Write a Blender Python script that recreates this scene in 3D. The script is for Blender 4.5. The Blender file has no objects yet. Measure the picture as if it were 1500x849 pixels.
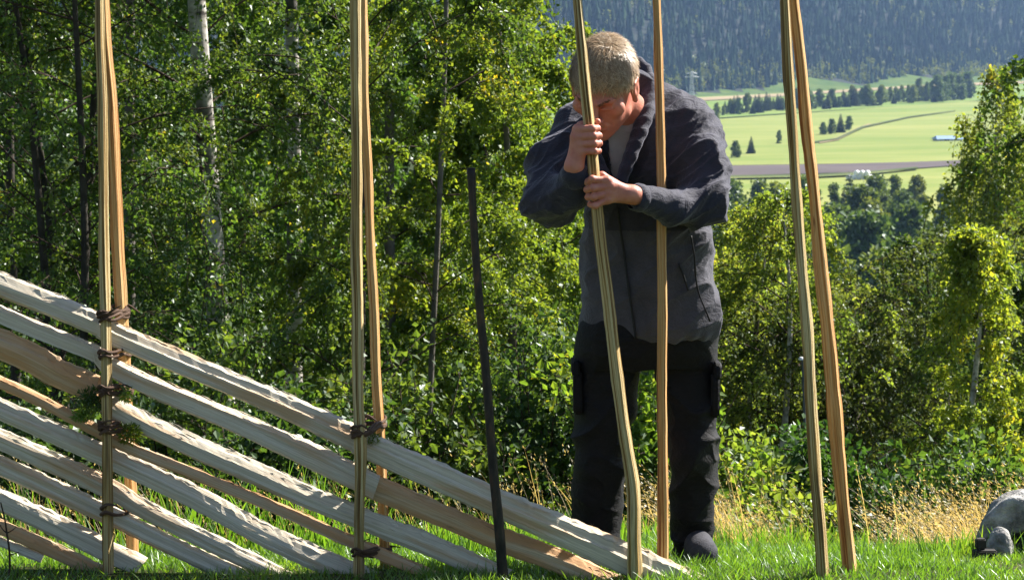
# A man drives a stake for a slanting split-rail fence above a Norwegian valley.
HAZE = .000075
SUN = (42, 57, 5.0)
SKY = .05
EXPO = 1.5
FSTOP = 16
LEAF = 1.35
import bpy, math, random
import numpy as np
R = math.radians
sc = bpy.context.scene
COL = sc.collection
rng = np.random.default_rng(7)

# ------------------------------------------------------------------ camera model
FPX = 3360.0
PITCH = math.atan((424.5 - 70.0) / FPX)
CAM = np.array([0.0, 0.0, 1.6])
CF = np.array([0, math.cos(PITCH), -math.sin(PITCH)])
CU = np.array([0, math.sin(PITCH), math.cos(PITCH)])
CR = np.array([1.0, 0, 0])

def ray(px, py):
    return CF + CR * (px - 750.0) / FPX - CU * (py - 424.5) / FPX

def P(px, py, Y):
    """measured photo position -> point at distance Y in front of the camera"""
    d = ray(px, py)
    return CAM + d * (Y / d[1])

def m_px(Y):
    return Y / FPX

# ------------------------------------------------------------------ ground
GY = [-400, -20, 0, 6.3, 6.7, 7.1, 7.7, 8.7, 10, 14, 30, 100, 5000]
GZ = [20, 0.8, 0.1, 0.09, 0.06, -0.01, -0.12, -0.38, -0.85, -2.35, -8.5, -35, -35]

def foot_dist(x, y):
    return (y - (1757 + 1.2 * (x - 141))) / math.sqrt(1 + 1.44)

def plane_z(x):
    return -35 + 0.012 * x

def ground_z(x, y):
    x = np.asarray(x, float); y = np.asarray(y, float)
    z = np.interp(y, GY, GZ)
    w = np.clip((y - 60) / 60, 0, 1)
    z = z + w * 0.012 * x
    nd = foot_dist(x, y)
    z = z + np.clip(0.5 * np.maximum(nd, 0), 0, 165)
    near = np.clip(1 - np.abs(y - 6) / 25, 0, 1)
    z = z + near * (0.012 * np.sin(x * 2.3 + 1) * np.sin(y * 1.7) + 0.008 * np.sin(x * 5.1 + y * 3.3))
    roll = np.clip((y - 9) / 20, 0, 1) * np.clip((90 - y) / 40, 0, 1)
    z = z + roll * 0.35 * np.sin(x * 0.31 + y * 0.17)
    return z

# ------------------------------------------------------------------ mesh helpers
def tag(o, label=None, cat=None, group=None, kind=None):
    if label: o['label'] = label
    if cat: o['category'] = cat
    if group: o['group'] = group
    if kind: o['kind'] = kind
    return o

def empty(name, loc=(0, 0, 0), rz=0.0):
    o = bpy.data.objects.new(name, None)
    o.empty_display_size = 0.1
    o.location = loc
    o.rotation_euler = (0, 0, rz)
    COL.objects.link(o)
    return o

def mesh_np(name, V, faces, mats, parent=None, uv=None, smooth=False, midx=None, loc=None, link=True):
    """V (n,3); faces: list of int arrays (m,k). vertices are given relative to the parent/loc"""
    V = np.asarray(V, np.float32)
    me = bpy.data.meshes.new(name)
    me.vertices.add(len(V))
    me.vertices.foreach_set('co', V.ravel())
    faces = [np.asarray(f, np.int32) for f in faces if len(f)]
    lv = np.concatenate([f.ravel() for f in faces])
    tot = np.concatenate([np.full(len(f), f.shape[1], np.int32) for f in faces])
    start = np.concatenate([[0], np.cumsum(tot)[:-1]]).astype(np.int32)
    me.loops.add(len(lv)); me.loops.foreach_set('vertex_index', lv)
    me.polygons.add(len(tot)); me.polygons.foreach_set('loop_start', start)
    try: me.polygons.foreach_set('loop_total', tot)
    except Exception: pass
    me.update(calc_edges=True)
    if not isinstance(mats, (list, tuple)): mats = [mats]
    for m in mats: me.materials.append(m)
    if midx is not None: me.polygons.foreach_set('material_index', np.asarray(midx, np.int32))
    me.polygons.foreach_set('use_smooth', np.full(len(tot), smooth, bool))
    if uv is not None:
        l = me.uv_layers.new(name='UVMap')
        l.data.foreach_set('uv', np.asarray(uv, np.float32)[lv].ravel())
    me.validate(clean_customdata=False)
    o = bpy.data.objects.new(name, me)
    if parent is not None: o.parent = parent
    if loc is not None: o.location = loc
    COL.objects.link(o)
    return o

class Acc:
    """collects pieces into one mesh"""
    def __init__(s): s.V = []; s.F = {}; s.U = []; s.n = 0
    def add(s, V, faces, uv=None):
        V = np.asarray(V, float)
        for f in faces:
            f = np.asarray(f, int)
            if len(f): s.F.setdefault(f.shape[1], []).append(f + s.n)
        s.V.append(V); s.U.append(np.zeros((len(V), 2)) if uv is None else uv); s.n += len(V)
    def build(s, name, mats, parent=None, smooth=False, off=(0, 0, 0), loc=None):
        V = np.concatenate(s.V) - np.asarray(off)
        return mesh_np(name, V, [np.concatenate(v) for v in s.F.values()], mats, parent, np.concatenate(s.U), smooth, loc=loc)

def norm(v):
    v = np.asarray(v, float)
    return v / (np.linalg.norm(v, axis=-1, keepdims=True) + 1e-12)

def tubes(paths, radii, sides=5, caps=False):
    """paths (M,K,3) radii (M,K) -> V, [quads], uv"""
    paths = np.asarray(paths, float); radii = np.asarray(radii, float)
    M, K, _ = paths.shape
    t = np.gradient(paths, axis=1); t = norm(t)
    ref = np.where(np.abs(t[..., 2:3]) > 0.8, np.array([1.0, 0, 0]), np.array([0, 0, 1.0]))
    ref = np.broadcast_to(ref[:, :1], t.shape)
    a = norm(np.cross(t, ref)); b = np.cross(t, a)
    ang = np.linspace(0, 2 * math.pi, sides, endpoint=False)
    ring = paths[:, :, None] + radii[:, :, None, None] * (a[:, :, None] * np.cos(ang)[None, None, :, None] + b[:, :, None] * np.sin(ang)[None, None, :, None])
    V = ring.reshape(-1, 3)
    i = np.arange(M)[:, None, None] * K * sides; k = np.arange(K - 1)[None, :, None] * sides; s = np.arange(sides)[None, None, :]
    s2 = (s + 1) % sides
    q = np.stack([i + k + s, i + k + s2, i + k + sides + s2, i + k + sides + s], -1).reshape(-1, 4)
    L = np.concatenate([np.zeros((M, 1)), np.cumsum(np.linalg.norm(np.diff(paths, axis=1), axis=-1), 1)], 1)
    uv = np.stack([np.broadcast_to((ang / 6.2832)[None, None], (M, K, sides)), np.broadcast_to(L[:, :, None], (M, K, sides))], -1).reshape(-1, 2)
    F = [q]
    if caps:
        base = np.arange(M)[:, None] * K * sides
        F.append((base + np.arange(sides)[::-1][None]).reshape(M, sides))
        F.append((base + (K - 1) * sides + np.arange(sides)[None]).reshape(M, sides))
    return V, F, uv

def spline(pts, n):
    """resample a polyline smoothly (Catmull-Rom)"""
    p = np.asarray(pts, float)
    d = np.concatenate([[0], np.cumsum(np.linalg.norm(np.diff(p, axis=0), axis=1))])
    q = np.concatenate([[2 * p[0] - p[1]], p, [2 * p[-1] - p[-2]]])
    s = np.linspace(0, d[-1], n); out = []
    for x in s:
        k = min(max(np.searchsorted(d, x) - 1, 0), len(p) - 2)
        u = (x - d[k]) / (d[k + 1] - d[k])
        a, b, c, e = q[k], q[k + 1], q[k + 2], q[k + 3]
        out.append(0.5 * (2 * b + (c - a) * u + (2 * a - 5 * b + 4 * c - e) * u * u + (3 * b - a - 3 * c + e) * u ** 3))
    return np.array(out)

def smooth_noise(n, step, amp, r):
    k = max(2, int(n / step) + 3)
    c = r.normal(0, 1, k)
    x = np.linspace(0, k - 1.001, n)
    i = x.astype(int); f = x - i; f = f * f * (3 - 2 * f)
    return amp * (c[i] * (1 - f) + c[np.minimum(i + 1, k - 1)] * f)

def vnoise(p, freq, seed=0):
    """3-D value noise at points p, in -1..1"""
    r = np.random.default_rng(seed)
    T = r.uniform(-1, 1, (32, 32, 32))
    q = p * np.asarray(freq) + 100.37
    i = np.floor(q).astype(int); f = q - i; f = f * f * (3 - 2 * f)
    i0 = i % 32; i1 = (i + 1) % 32
    out = 0
    for dx in (0, 1):
        for dy in (0, 1):
            for dz in (0, 1):
                w = (f[:, 0] if dx else 1 - f[:, 0]) * (f[:, 1] if dy else 1 - f[:, 1]) * (f[:, 2] if dz else 1 - f[:, 2])
                out = out + w * T[(i1 if dx else i0)[:, 0], (i1 if dy else i0)[:, 1], (i1 if dz else i0)[:, 2]]
    return out

# ------------------------------------------------------------------ materials
class MT:
    def __init__(s, name):
        s.m = bpy.data.materials.new(name); s.m.use_nodes = True
        s.t = s.m.node_tree; s.t.nodes.clear()
        s.out = s.n('ShaderNodeOutputMaterial')
    def n(s, kind, **kw):
        nd = s.t.nodes.new(kind)
        for k, v in kw.items():
            if k in nd.inputs and not hasattr(nd, k): nd.inputs[k].default_value = v
            else:
                try: setattr(nd, k, v)
                except Exception: nd.inputs[k].default_value = v
        return nd
    def l(s, a, b): s.t.links.new(a, b)
    def ramp(s, fac, stops, interp='LINEAR'):
        r = s.n('ShaderNodeValToRGB'); r.color_ramp.interpolation = interp
        e = r.color_ramp.elements
        while len(e) < len(stops): e.new(0.5)
        for el, (p, c) in zip(e, stops):
            el.position = p; el.color = (c[0], c[1], c[2], 1) if not isinstance(c, (int, float)) else (c, c, c, 1)
        s.l(fac, r.inputs[0]); return r.outputs[0]
    def noise(s, vec=None, scale=5, detail=4, rough=0.55, dist=0.0):
        t = s.n('ShaderNodeTexNoise'); t.inputs['Scale'].default_value = scale; t.inputs['Detail'].default_value = detail
        t.inputs['Roughness'].default_value = rough; t.inputs['Distortion'].default_value = dist
        if vec is not None: s.l(vec, t.inputs['Vector'])
        return t.outputs['Fac']
    def mapping(s, vec, scale=(1, 1, 1), rand=False, loc=None):
        mp = s.n('ShaderNodeMapping'); mp.inputs['Scale'].default_value = scale
        s.l(vec, mp.inputs['Vector'])
        if rand:
            oi = s.n('ShaderNodeObjectInfo'); mu = s.n('ShaderNodeMath', operation='MULTIPLY'); mu.inputs[1].default_value = 61.0
            s.l(oi.outputs['Random'], mu.inputs[0]); cb = s.n('ShaderNodeCombineXYZ')
            for k in range(3): s.l(mu.outputs[0], cb.inputs[k])
            s.l(cb.outputs[0], mp.inputs['Location'])
        return mp.outputs[0]
    def coord(s, which='Object'): return s.n('ShaderNodeTexCoord').outputs[which]
    def mix(s, fac, a, b, mode='MIX'):
        x = s.n('ShaderNodeMix', data_type='RGBA', blend_type=mode)
        for sock, v in ((x.inputs[0], fac), (x.inputs[6], a), (x.inputs[7], b)):
            if isinstance(v, (int, float)): sock.default_value = v
            elif isinstance(v, (tuple, list)): sock.default_value = (*v[:3], 1)
            else: s.l(v, sock)
        return x.outputs[2]
    def bsdf(s, color, rough=0.7, spec=0.3, **kw):
        b = s.n('ShaderNodeBsdfPrincipled')
        if isinstance(color, (tuple, list)): b.inputs['Base Color'].default_value = (*color[:3], 1)
        else: s.l(color, b.inputs['Base Color'])
        if isinstance(rough, (int, float)): b.inputs['Roughness'].default_value = rough
        else: s.l(rough, b.inputs['Roughness'])
        b.inputs['Specular IOR Level'].default_value = spec
        for k, v in kw.items(): b.inputs[k].default_value = v
        s.b = b; s.l(b.outputs[0], s.out.inputs[0]); return b
    def bump(s, h, strength=0.4, dist=0.01):
        b = s.n('ShaderNodeBump'); b.inputs['Strength'].default_value = strength; b.inputs['Distance'].default_value = dist
        s.l(h, b.inputs['Height']); s.l(b.outputs[0], s.b.inputs['Normal'])

def mat_plain(name, c, rough=0.8, var=0.25, scale=8, bump=0.0, spec=0.3, **kw):
    m = MT(name); co = m.coord()
    f = m.noise(co, scale, 6)
    col = m.ramp(f, [(0.3, [x * (1 - var) for x in c]), (0.7, [min(1, x * (1 + var)) for x in c])])
    m.bsdf(col, rough, spec, **kw)
    if bump: m.bump(m.noise(co, scale * 4, 6), bump)
    return m.m

def mat_wood(name, dark, mid, pale, orange=None, fib=.62, us=9, vs=1.1, contrast=(0.32, 0.5, 0.68), bump=0.5, rough=0.75, orange_amt=0.5, grey=None):
    """split timber: colour runs in fibres along the length (v of the uv map)"""
    m = MT(name); uv = m.coord('UV')
    # wrap the around-coordinate so no seam shows
    sep = m.n('ShaderNodeSeparateXYZ'); m.l(uv, sep.inputs[0])
    an = m.n('ShaderNodeMath', operation='MULTIPLY'); an.inputs[1].default_value = 6.28318; m.l(sep.outputs[0], an.inputs[0])
    sn = m.n('ShaderNodeMath', operation='SINE'); m.l(an.outputs[0], sn.inputs[0])
    cs = m.n('ShaderNodeMath', operation='COSINE'); m.l(an.outputs[0], cs.inputs[0])
    cb = m.n('ShaderNodeCombineXYZ'); m.l(sn.outputs[0], cb.inputs[0]); m.l(cs.outputs[0], cb.inputs[1]); m.l(sep.outputs[1], cb.inputs[2])
    v = cb.outputs[0]
    f = m.noise(m.mapping(v, (us * .3, us * .3, vs), True), 1, 6, 0.62, 0.25)
    col = m.ramp(f, [(contrast[0], dark), (contrast[1], mid), (contrast[2], pale)])
    fine = m.noise(m.mapping(v, (us * 1.6, us * 1.6, vs * 5), True), 1, 5, 0.7)
    fr = m.ramp(fine, [(0.35, fib), (0.6, 1.0)])
    col = m.mix(1.0, col, fr, 'MULTIPLY')
    if orange:
        big = m.noise(m.mapping(v, (.7, .7, 2.2), True), 1, 3)
        col = m.mix(m.ramp(big, [(0.62 - orange_amt * .3, 0.0), (0.72 - orange_amt * .2, 0.85)]), col, orange)
        col = m.mix(0.5, col, fr, 'MULTIPLY')
    # knots and dark scuffs
    kn = m.noise(m.mapping(v, (1.6, 1.6, 7), True), 1, 3)
    col = m.mix(m.ramp(kn, [(0.70, 0.0), (0.76, 0.8)]), col, [x * .5 for x in dark])
    m.bsdf(col, rough, 0.25)
    h = m.mix(0.5, fine, f)
    m.bump(h, bump, 0.012)
    return m.m

def mat_leaf(name, stops, trans=0.55, gloss=0.03, rough=0.6, bright=1.0, patch=1.6):
    """thin leaf: diffuse + light passing through + a little waxy gloss; colour differs from leaf to leaf"""
    m = MT(name)
    g = m.n('ShaderNodeNewGeometry'); oi = m.n('ShaderNodeObjectInfo')
    pn = m.noise(m.coord('Object'), patch, 3, .6)
    pm = m.n('ShaderNodeMapRange'); m.l(pn, pm.inputs[0]); pm.inputs[1].default_value = .30; pm.inputs[2].default_value = .74
    fm = m.n('ShaderNodeMath', operation='MULTIPLY_ADD'); m.l(g.outputs['Random Per Island'], fm.inputs[0]); fm.inputs[1].default_value = .48
    f2 = m.n('ShaderNodeMath', operation='MULTIPLY'); m.l(pm.outputs[0], f2.inputs[0]); f2.inputs[1].default_value = .55; m.l(f2.outputs[0], fm.inputs[2])
    col = m.ramp(fm.outputs[0], stops)
    hsv = m.n('ShaderNodeHueSaturation'); m.l(col, hsv.inputs['Color'])
    mr = m.n('ShaderNodeMapRange'); m.l(oi.outputs['Random'], mr.inputs[0]); mr.inputs[3].default_value = 0.485; mr.inputs[4].default_value = 0.515
    m.l(mr.outputs[0], hsv.inputs['Hue'])
    hsv.inputs['Value'].default_value = bright * LEAF
    d = m.n('ShaderNodeBsdfDiffuse'); m.l(hsv.outputs[0], d.inputs[0])
    t = m.n('ShaderNodeBsdfTranslucent')
    tc = m.mix(1.0, hsv.outputs[0], (2.3, 2.0, 0.8), 'MULTIPLY'); m.l(tc, t.inputs[0])
    mx = m.n('ShaderNodeMixShader'); mx.inputs[0].default_value = trans
    m.l(d.outputs[0], mx.inputs[1]); m.l(t.outputs[0], mx.inputs[2])
    gl = m.n('ShaderNodeBsdfGlossy'); gl.inputs['Roughness'].default_value = rough; gl.inputs[0].default_value = (.9, .95, .9, 1)
    fr = m.n('ShaderNodeFresnel'); fr.inputs[0].default_value = 1.4
    ad = m.n('ShaderNodeMath', operation='MULTIPLY_ADD'); m.l(fr.outputs[0], ad.inputs[0]); ad.inputs[1].default_value = 0.13; ad.inputs[2].default_value = gloss * .4
    mg = m.n('ShaderNodeMixShader'); m.l(ad.outputs[0], mg.inputs[0])
    m.l(mx.outputs[0], mg.inputs[1]); m.l(gl.outputs[0], mg.inputs[2])
    m.l(mg.outputs[0], m.out.inputs[0])
    return m.m

M = {}
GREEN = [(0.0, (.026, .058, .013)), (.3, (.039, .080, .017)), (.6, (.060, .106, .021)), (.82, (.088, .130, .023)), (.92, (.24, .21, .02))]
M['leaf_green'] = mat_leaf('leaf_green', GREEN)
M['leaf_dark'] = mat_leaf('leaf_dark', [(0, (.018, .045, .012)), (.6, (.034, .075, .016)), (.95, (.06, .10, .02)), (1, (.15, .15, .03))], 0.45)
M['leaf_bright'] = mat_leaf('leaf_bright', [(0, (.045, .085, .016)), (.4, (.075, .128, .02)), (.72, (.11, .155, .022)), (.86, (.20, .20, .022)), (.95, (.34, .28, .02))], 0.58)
M['leaf_yellow'] = mat_leaf('leaf_yellow', [(0, (.07, .11, .02)), (.4, (.115, .16, .025)), (.70, (.18, .21, .03)), (.92, (.40, .33, .03))], 0.58)
M['leaf_pale_sunlit'] = mat_leaf('leaf_pale_sunlit', [(0, (.055, .095, .022)), (.4, (.090, .140, .030)), (.75, (.135, .175, .038)), (.96, (.28, .25, .04))], 0.62)  # leaf colour lightened in place of sunlight on the right-hand trees
M['leaf_grey'] = mat_leaf('leaf_grey', [(0, (.035, .06, .02)), (.6, (.065, .095, .03)), (.95, (.10, .12, .03)), (1, (.2, .17, .04))], 0.42)
M['leaf_far'] = mat_leaf('leaf_far', [(0, (.032, .060, .020)), (.6, (.058, .095, .028)), (1, (.10, .135, .038))], 0.3, 0.03, .6)
M['leaf_far_pale'] = mat_leaf('leaf_far_pale', [(0, (.055, .085, .024)), (.6, (.095, .13, .034)), (1, (.15, .17, .04))], 0.3, 0.03, .6)
M['needles'] = mat_leaf('needles', [(0, (.012, .026, .010)), (.6, (.020, .040, .014)), (1, (.035, .06, .018))], 0.15, 0.03, .6)
M['forest_spruce'] = mat_leaf('forest_spruce', [(0, (.006, .014, .012)), (.45, (.016, .034, .020)), (.75, (.038, .062, .028)), (1, (.09, .115, .04))], 0.1, 0.0, .7, 1.0, .02)
M['forest_birch'] = mat_leaf('forest_birch', [(0, (.05, .08, .02)), (.6, (.085, .115, .026)), (1, (.15, .14, .03))], 0.25, 0.0, .7)
M['grass'] = mat_leaf('grass_blades', [(0, (.04, .09, .012)), (.5, (.07, .15, .016)), (.85, (.12, .19, .02)), (1, (.26, .22, .06))], 0.55, 0.10, .4)
M['grass_dry'] = mat_leaf('dry_grass', [(0, (.20, .155, .09)), (.5, (.34, .28, .18)), (1, (.46, .40, .28))], 0.4, 0.05, .5)
M['moss'] = mat_leaf('moss', [(0, (.03, .06, .008)), (.5, (.07, .11, .012)), (.8, (.14, .16, .015)), (1, (.26, .20, .03))], 0.4, 0.02, .6)

def mat_birch():
    m = MT('birch_bark'); uv = m.coord('UV'); co = m.coord('Object')
    f = m.noise(m.mapping(uv, (3, 22, 1), True), 1, 5, .6)
    c = m.ramp(f, [(.36, (.06, .05, .045)), (.44, (.38, .35, .31)), (.62, (.62, .59, .55))])
    b = m.noise(m.mapping(co, (3, 3, 1.4), True), 1, 3)
    c = m.mix(m.ramp(b, [(.52, 0.0), (.62, .85)]), c, (.05, .045, .04))
    m.bsdf(c, .75, .2); m.bump(f, .4); return m.m
M['birch_bark'] = mat_birch()
M['bark_dark'] = mat_plain('dark_bark', (.045, .038, .030), .9, .5, 14, .5)
M['bark_grey'] = mat_plain('grey_bark', (.13, .115, .10), .9, .4, 14, .5)
M['twig'] = mat_plain('twig_bark', (.05, .032, .022), .85, .4, 20)
M['bark_far'] = mat_plain('far_bark', (.08, .065, .05), .9, .3, 3)

M['stake_bark'] = mat_wood('stake_with_bark', (.13, .062, .018), (.45, .285, .09), (.76, .62, .34), us=9, vs=1.6, contrast=(.38, .46, .58), bump=.5, orange=(.16, .105, .045), orange_amt=.25)
M['stake_split'] = mat_wood('split_stake', (.27, .095, .028), (.64, .315, .10), (.78, .54, .26), us=9, vs=1.5, contrast=(.37, .46, .62), bump=.5, orange=(.60, .40, .18), orange_amt=.25)
M['rail'] = mat_wood('split_rail_wood', (.50, .425, .32), (.70, .61, .47), (.80, .73, .60), orange=(.56, .36, .20), fib=.80, us=12, vs=1.6, contrast=(.28, .48, .70), bump=.4, orange_amt=.30)
M['rail_orange'] = mat_wood('fresh_split_rail_wood', (.46, .31, .18), (.64, .46, .29), (.74, .60, .43), orange=(.60, .33, .15), fib=.80, us=12, vs=1.6, contrast=(.28, .48, .70), bump=.45, orange_amt=.85)
M['withe'] = mat_wood('withe_bark', (.07, .035, .02), (.17, .095, .06), (.34, .24, .18), us=6, vs=14, bump=.9)

def mat_iron():
    m = MT('rusty_iron'); co = m.coord()
    f = m.noise(m.mapping(co, (40, 40, 14)), 1, 6)
    c = m.ramp(f, [(.35, (.018, .016, .016)), (.55, (.045, .037, .032)), (.72, (.10, .06, .04))])
    m.bsdf(c, .6, .4, Metallic=.5); m.bump(f, .4); return m.m
M['iron'] = mat_iron()

def mat_soil():
    m = MT('turf_soil'); co = m.coord()
    f = m.noise(co, 6, 8, .65); g = m.noise(co, .05, 4)
    c = m.ramp(f, [(.3, (.02, .022, .008)), (.5, (.045, .055, .014)), (.7, (.10, .09, .04))])
    # far ground is meadow or forest floor
    pos = m.n('ShaderNodeSeparateXYZ'); m.l(co, pos.inputs[0])
    far = m.n('ShaderNodeMapRange'); m.l(pos.outputs[1], far.inputs[0]); far.inputs[1].default_value = 90; far.inputs[2].default_value = 160
    mead = m.ramp(g, [(.35, (.045, .09, .016)), (.65, (.09, .13, .025))])
    c = m.mix(far.outputs[0], c, mead)
    m.bsdf(c, .95, .1); m.bump(f, .6, .02); return m.m
M['soil'] = mat_soil()
M['forest_floor'] = mat_plain('forest_floor', (.008, .014, .008), .95, .4, .03)

def mat_field(name, a, b, scale, stretch=(1, 4, 1), rough=.95):
    m = MT(name); co = m.coord()
    f = m.noise(m.mapping(co, stretch), scale, 6, .6)
    g = m.noise(m.mapping(co, (.3, 1.2, 1)), scale * 14, 3, .6)
    h = m.noise(m.mapping(co, (1, 2, 1)), scale * 4, 5, .7)
    c = m.ramp(m.mix(.3, m.mix(.45, f, h), g), [(.38, a), (.60, b)])
    m.bsdf(c, rough, .1); return m.m
M['field_green'] = mat_field('green_meadow', (.125, .188, .034), (.245, .262, .076), .004, (1, 3.5, 1))
M['field_lower'] = mat_field('lower_meadow', (.135, .198, .034), (.265, .275, .08), .005, (1, 3, 1))
M['field_far'] = mat_field('far_meadow', (.10, .185, .035), (.19, .24, .055), .004)
M['field_tan'] = mat_field('stubble', (.24, .18, .10), (.33, .26, .15), .006)
M['field_plough'] = mat_field('ploughed_earth', (.070, .058, .060), (.11, .09, .088), .006, (1, 5, 1))
M['field_verge'] = mat_field('dark_verge', (.05, .08, .022), (.10, .115, .04), .01)
M['white_wrap'] = mat_plain('white_wrap', (.78, .79, .82), .35, .08, 2)
M['roof_blue'] = mat_plain('blue_metal_roof', (.24, .34, .52), .45, .1, .3)
M['wall_white'] = mat_plain('white_boards', (.62, .63, .64), .8, .12, .5)
M['galv'] = mat_plain('galvanised_steel', (.42, .44, .46), .5, .15, 2, Metallic=.3)

def mat_stone():
    m = MT('lichen_stone'); co = m.coord()
    f = m.noise(co, 9, 8, .65); v = m.noise(co, 30, 5)
    c = m.ramp(f, [(.34, (.09, .088, .085)), (.48, (.30, .29, .275)), (.62, (.52, .51, .48))])
    y = m.noise(m.mapping(co, (1, 1, 1), loc=(3, 3, 3)), 5, 4)
    c = m.mix(m.ramp(y, [(.54, 0.0), (.64, .7)]), c, (.36, .29, .12))
    m.bsdf(c, .92, .2); m.bump(m.mix(.5, f, v), 1.0, .05); return m.m
M['stone'] = mat_stone()
M['wood_dark'] = mat_wood('weathered_dark_board', (.02, .018, .016), (.05, .045, .04), (.10, .09, .085), us=6, vs=2)
M['post_grey'] = mat_plain('grey_steel_post', (.10, .105, .115), .55, .2, 30)
M['cap_pale'] = mat_plain('pale_cap', (.60, .60, .60), .6, .1, 30)

# person
def mat_skin():
    m = MT('skin'); co = m.coord()
    f = m.noise(co, 26, 5, .6); g = m.noise(co, 9, 3)
    c = m.ramp(f, [(.3, (.48, .165, .11)), (.7, (.62, .27, .19))])
    c = m.mix(m.ramp(g, [(.45, 0.0), (.70, .55)]), c, (.55, .17, .11))
    m.bsdf(c, .48, .4); b = m.b
    b.inputs['Subsurface Weight'].default_value = .35; b.inputs['Subsurface Radius'].default_value = (.9, .3, .15); b.inputs['Subsurface Scale'].default_value = .012
    m.bump(m.noise(co, 180, 4), .25, .004); return m.m
M['skin'] = mat_skin()
def mat_cloth(name, c, sheen, scale, rough=.85, var=.3, pile=.35, crease=.35):
    m = MT(name); co = m.coord()
    f = m.noise(co, scale, 6, .7); w = m.noise(co, scale * .06, 4)
    col = m.ramp(m.mix(.5, f, w), [(.35, [x * (1 - var) for x in c]), (.65, [x * (1 + var) for x in c])])
    m.bsdf(col, rough, .25); m.b.inputs['Sheen Weight'].default_value = sheen; m.b.inputs['Sheen Roughness'].default_value = .45
    m.b.inputs['Sheen Tint'].default_value = (.85, .85, 1, 1)
    cr = m.noise(m.mapping(co, (1, 1, 1.8)), 22, 5, .6, 1.2)
    b1 = m.n('ShaderNodeBump'); b1.inputs['Strength'].default_value = crease; b1.inputs['Distance'].default_value = .03; m.l(cr, b1.inputs['Height'])
    b2 = m.n('ShaderNodeBump'); b2.inputs['Strength'].default_value = pile; b2.inputs['Distance'].default_value = .004; m.l(f, b2.inputs['Height']); m.l(b1.outputs[0], b2.inputs['Normal'])
    m.l(b2.outputs[0], m.b.inputs['Normal']); return m.m
M['fleece_sunlit'] = mat_cloth('sunlit_charcoal_fleece', (.062, .060, .072), .30, 260)  # same jacket cloth, sunlight on the lower body painted in as a lighter tone
M['fleece_base'] = mat_cloth('dark_fleece', (.030, .030, .046), .30, 260, .75)
M['trouser'] = mat_cloth('black_canvas', (.0045, .0042, .0055), .03, 420, .72)
M['tshirt'] = mat_cloth('grey_jersey', (.42, .42, .43), .1, 300, .9, .1)
M['rubber'] = mat_plain('black_shoe', (.02, .02, .022), .6, .3, 40)
M['suede'] = mat_plain('grey_suede', (.05, .05, .06), .85, .25, 60, .4)
M['cord'] = mat_plain('black_cord', (.012, .012, .014), .6, .2, 60)
def mat_hair():
    m = MT('greying_fair_hair'); g = m.n('ShaderNodeNewGeometry')
    c = m.ramp(g.outputs['Random Per Island'], [(0, (.20, .12, .06)), (.5, (.42, .28, .155)), (1, (.66, .52, .34))])
    m.bsdf(c, .45, .5); return m.m
M['hair'] = mat_hair()
M['brow'] = mat_plain('brow_hair', (.13, .085, .055), .6, .3, 60)
# ================================================================== terrain, fields, far forest
def terrain():
    xs = np.unique(np.round(np.concatenate([np.arange(-4, 4.01, .16), np.arange(-30, 30.1, 2), np.arange(-200, 201, 20), np.arange(-1500, 1801, 100)]), 3))
    ys = np.unique(np.round(np.concatenate([np.arange(3, 12, .12), np.arange(-20, 60, 1.5), np.arange(60, 400, 15), np.arange(400, 1400, 60), np.arange(1400, 3200, 30), [-300, -100]]), 3))
    X, Y = np.meshgrid(xs, ys, indexing='ij')
    Z = ground_z(X, Y)
    V = np.stack([X, Y, Z], -1).reshape(-1, 3)
    n = len(ys)
    i, j = np.meshgrid(np.arange(len(xs) - 1), np.arange(n - 1), indexing='ij')
    q = np.stack([i * n + j, (i + 1) * n + j, (i + 1) * n + j + 1, i * n + j + 1], -1).reshape(-1, 4)
    c = V[q].mean(1)
    mi = (foot_dist(c[:, 0], c[:, 1]) > 0).astype(int)
    tag(mesh_np('ground', V, [q], [M['soil'], M['forest_floor']], smooth=True, midx=mi), kind='structure')
terrain()

def valley(px, py, up=0.0):
    d = ray(px, py)
    # z = -35 + up + .012 x
    t = (-35 + up - CAM[2]) / (d[2] - 0.012 * d[0])
    return CAM + d * t

def field(name, poly, mat, up):
    pts = [valley(x, y, up) for x, y in poly]
    n = len(pts)
    o = mesh_np(name, np.array(pts), [np.arange(n)[::-1][None]], mat)
    tag(o, kind='structure')
field('upper_meadow', [(640, 162), (1000, 143), (1150, 136), (1345, 124.5), (1560, 116), (1620, 132), (1400, 150), (1060, 172), (640, 190)], M['field_far'], .5)
field('stubble_strip', [(640, 164), (1000, 144), (1150, 136.5), (1345, 124.8), (1500, 118), (1500, 122), (1345, 128), (1150, 140.5), (1000, 149), (640, 170)], M['field_tan'], 1.0)
field('main_meadow', [(640, 205), (1060, 174), (1200, 164), (1390, 150), (1700, 138), (1800, 225), (1330, 238), (1000, 243), (600, 250)], M['field_green'], .5)
field('field_path', [(1190, 207), (1225, 202), (1262, 184.8), (1330, 170.6), (1400, 161.4), (1400, 162.2), (1332, 171.8), (1266, 186.3), (1228, 203.6), (1190, 208.6)], M['field_verge'], 1.0)
field('gravel_patch', [(1200, 207), (1226, 201), (1256, 187), (1272, 181), (1280, 182), (1262, 188), (1228, 205), (1200, 209.5)], M['field_tan'], .8)
field('ploughed_field', [(600, 253), (1000, 243.2), (1200, 240.4), (1330, 237.2), (1420, 234), (1430, 240), (1260, 252), (1000, 258.5), (600, 272)], M['field_plough'], .9)
field('verge', [(600, 272), (1000, 258), (1200, 254.5), (1262, 251.5), (1345, 244), (1345, 246), (1262, 254.5), (1200, 257.5), (1000, 261), (600, 276)], M['field_verge'], 1.3)
field('lower_meadow', [(600, 276), (1000, 260), (1260, 253.6), (1345, 245), (1700, 230), (1900, 300), (1500, 330), (1000, 340), (500, 340)], M['field_lower'], .6)

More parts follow.
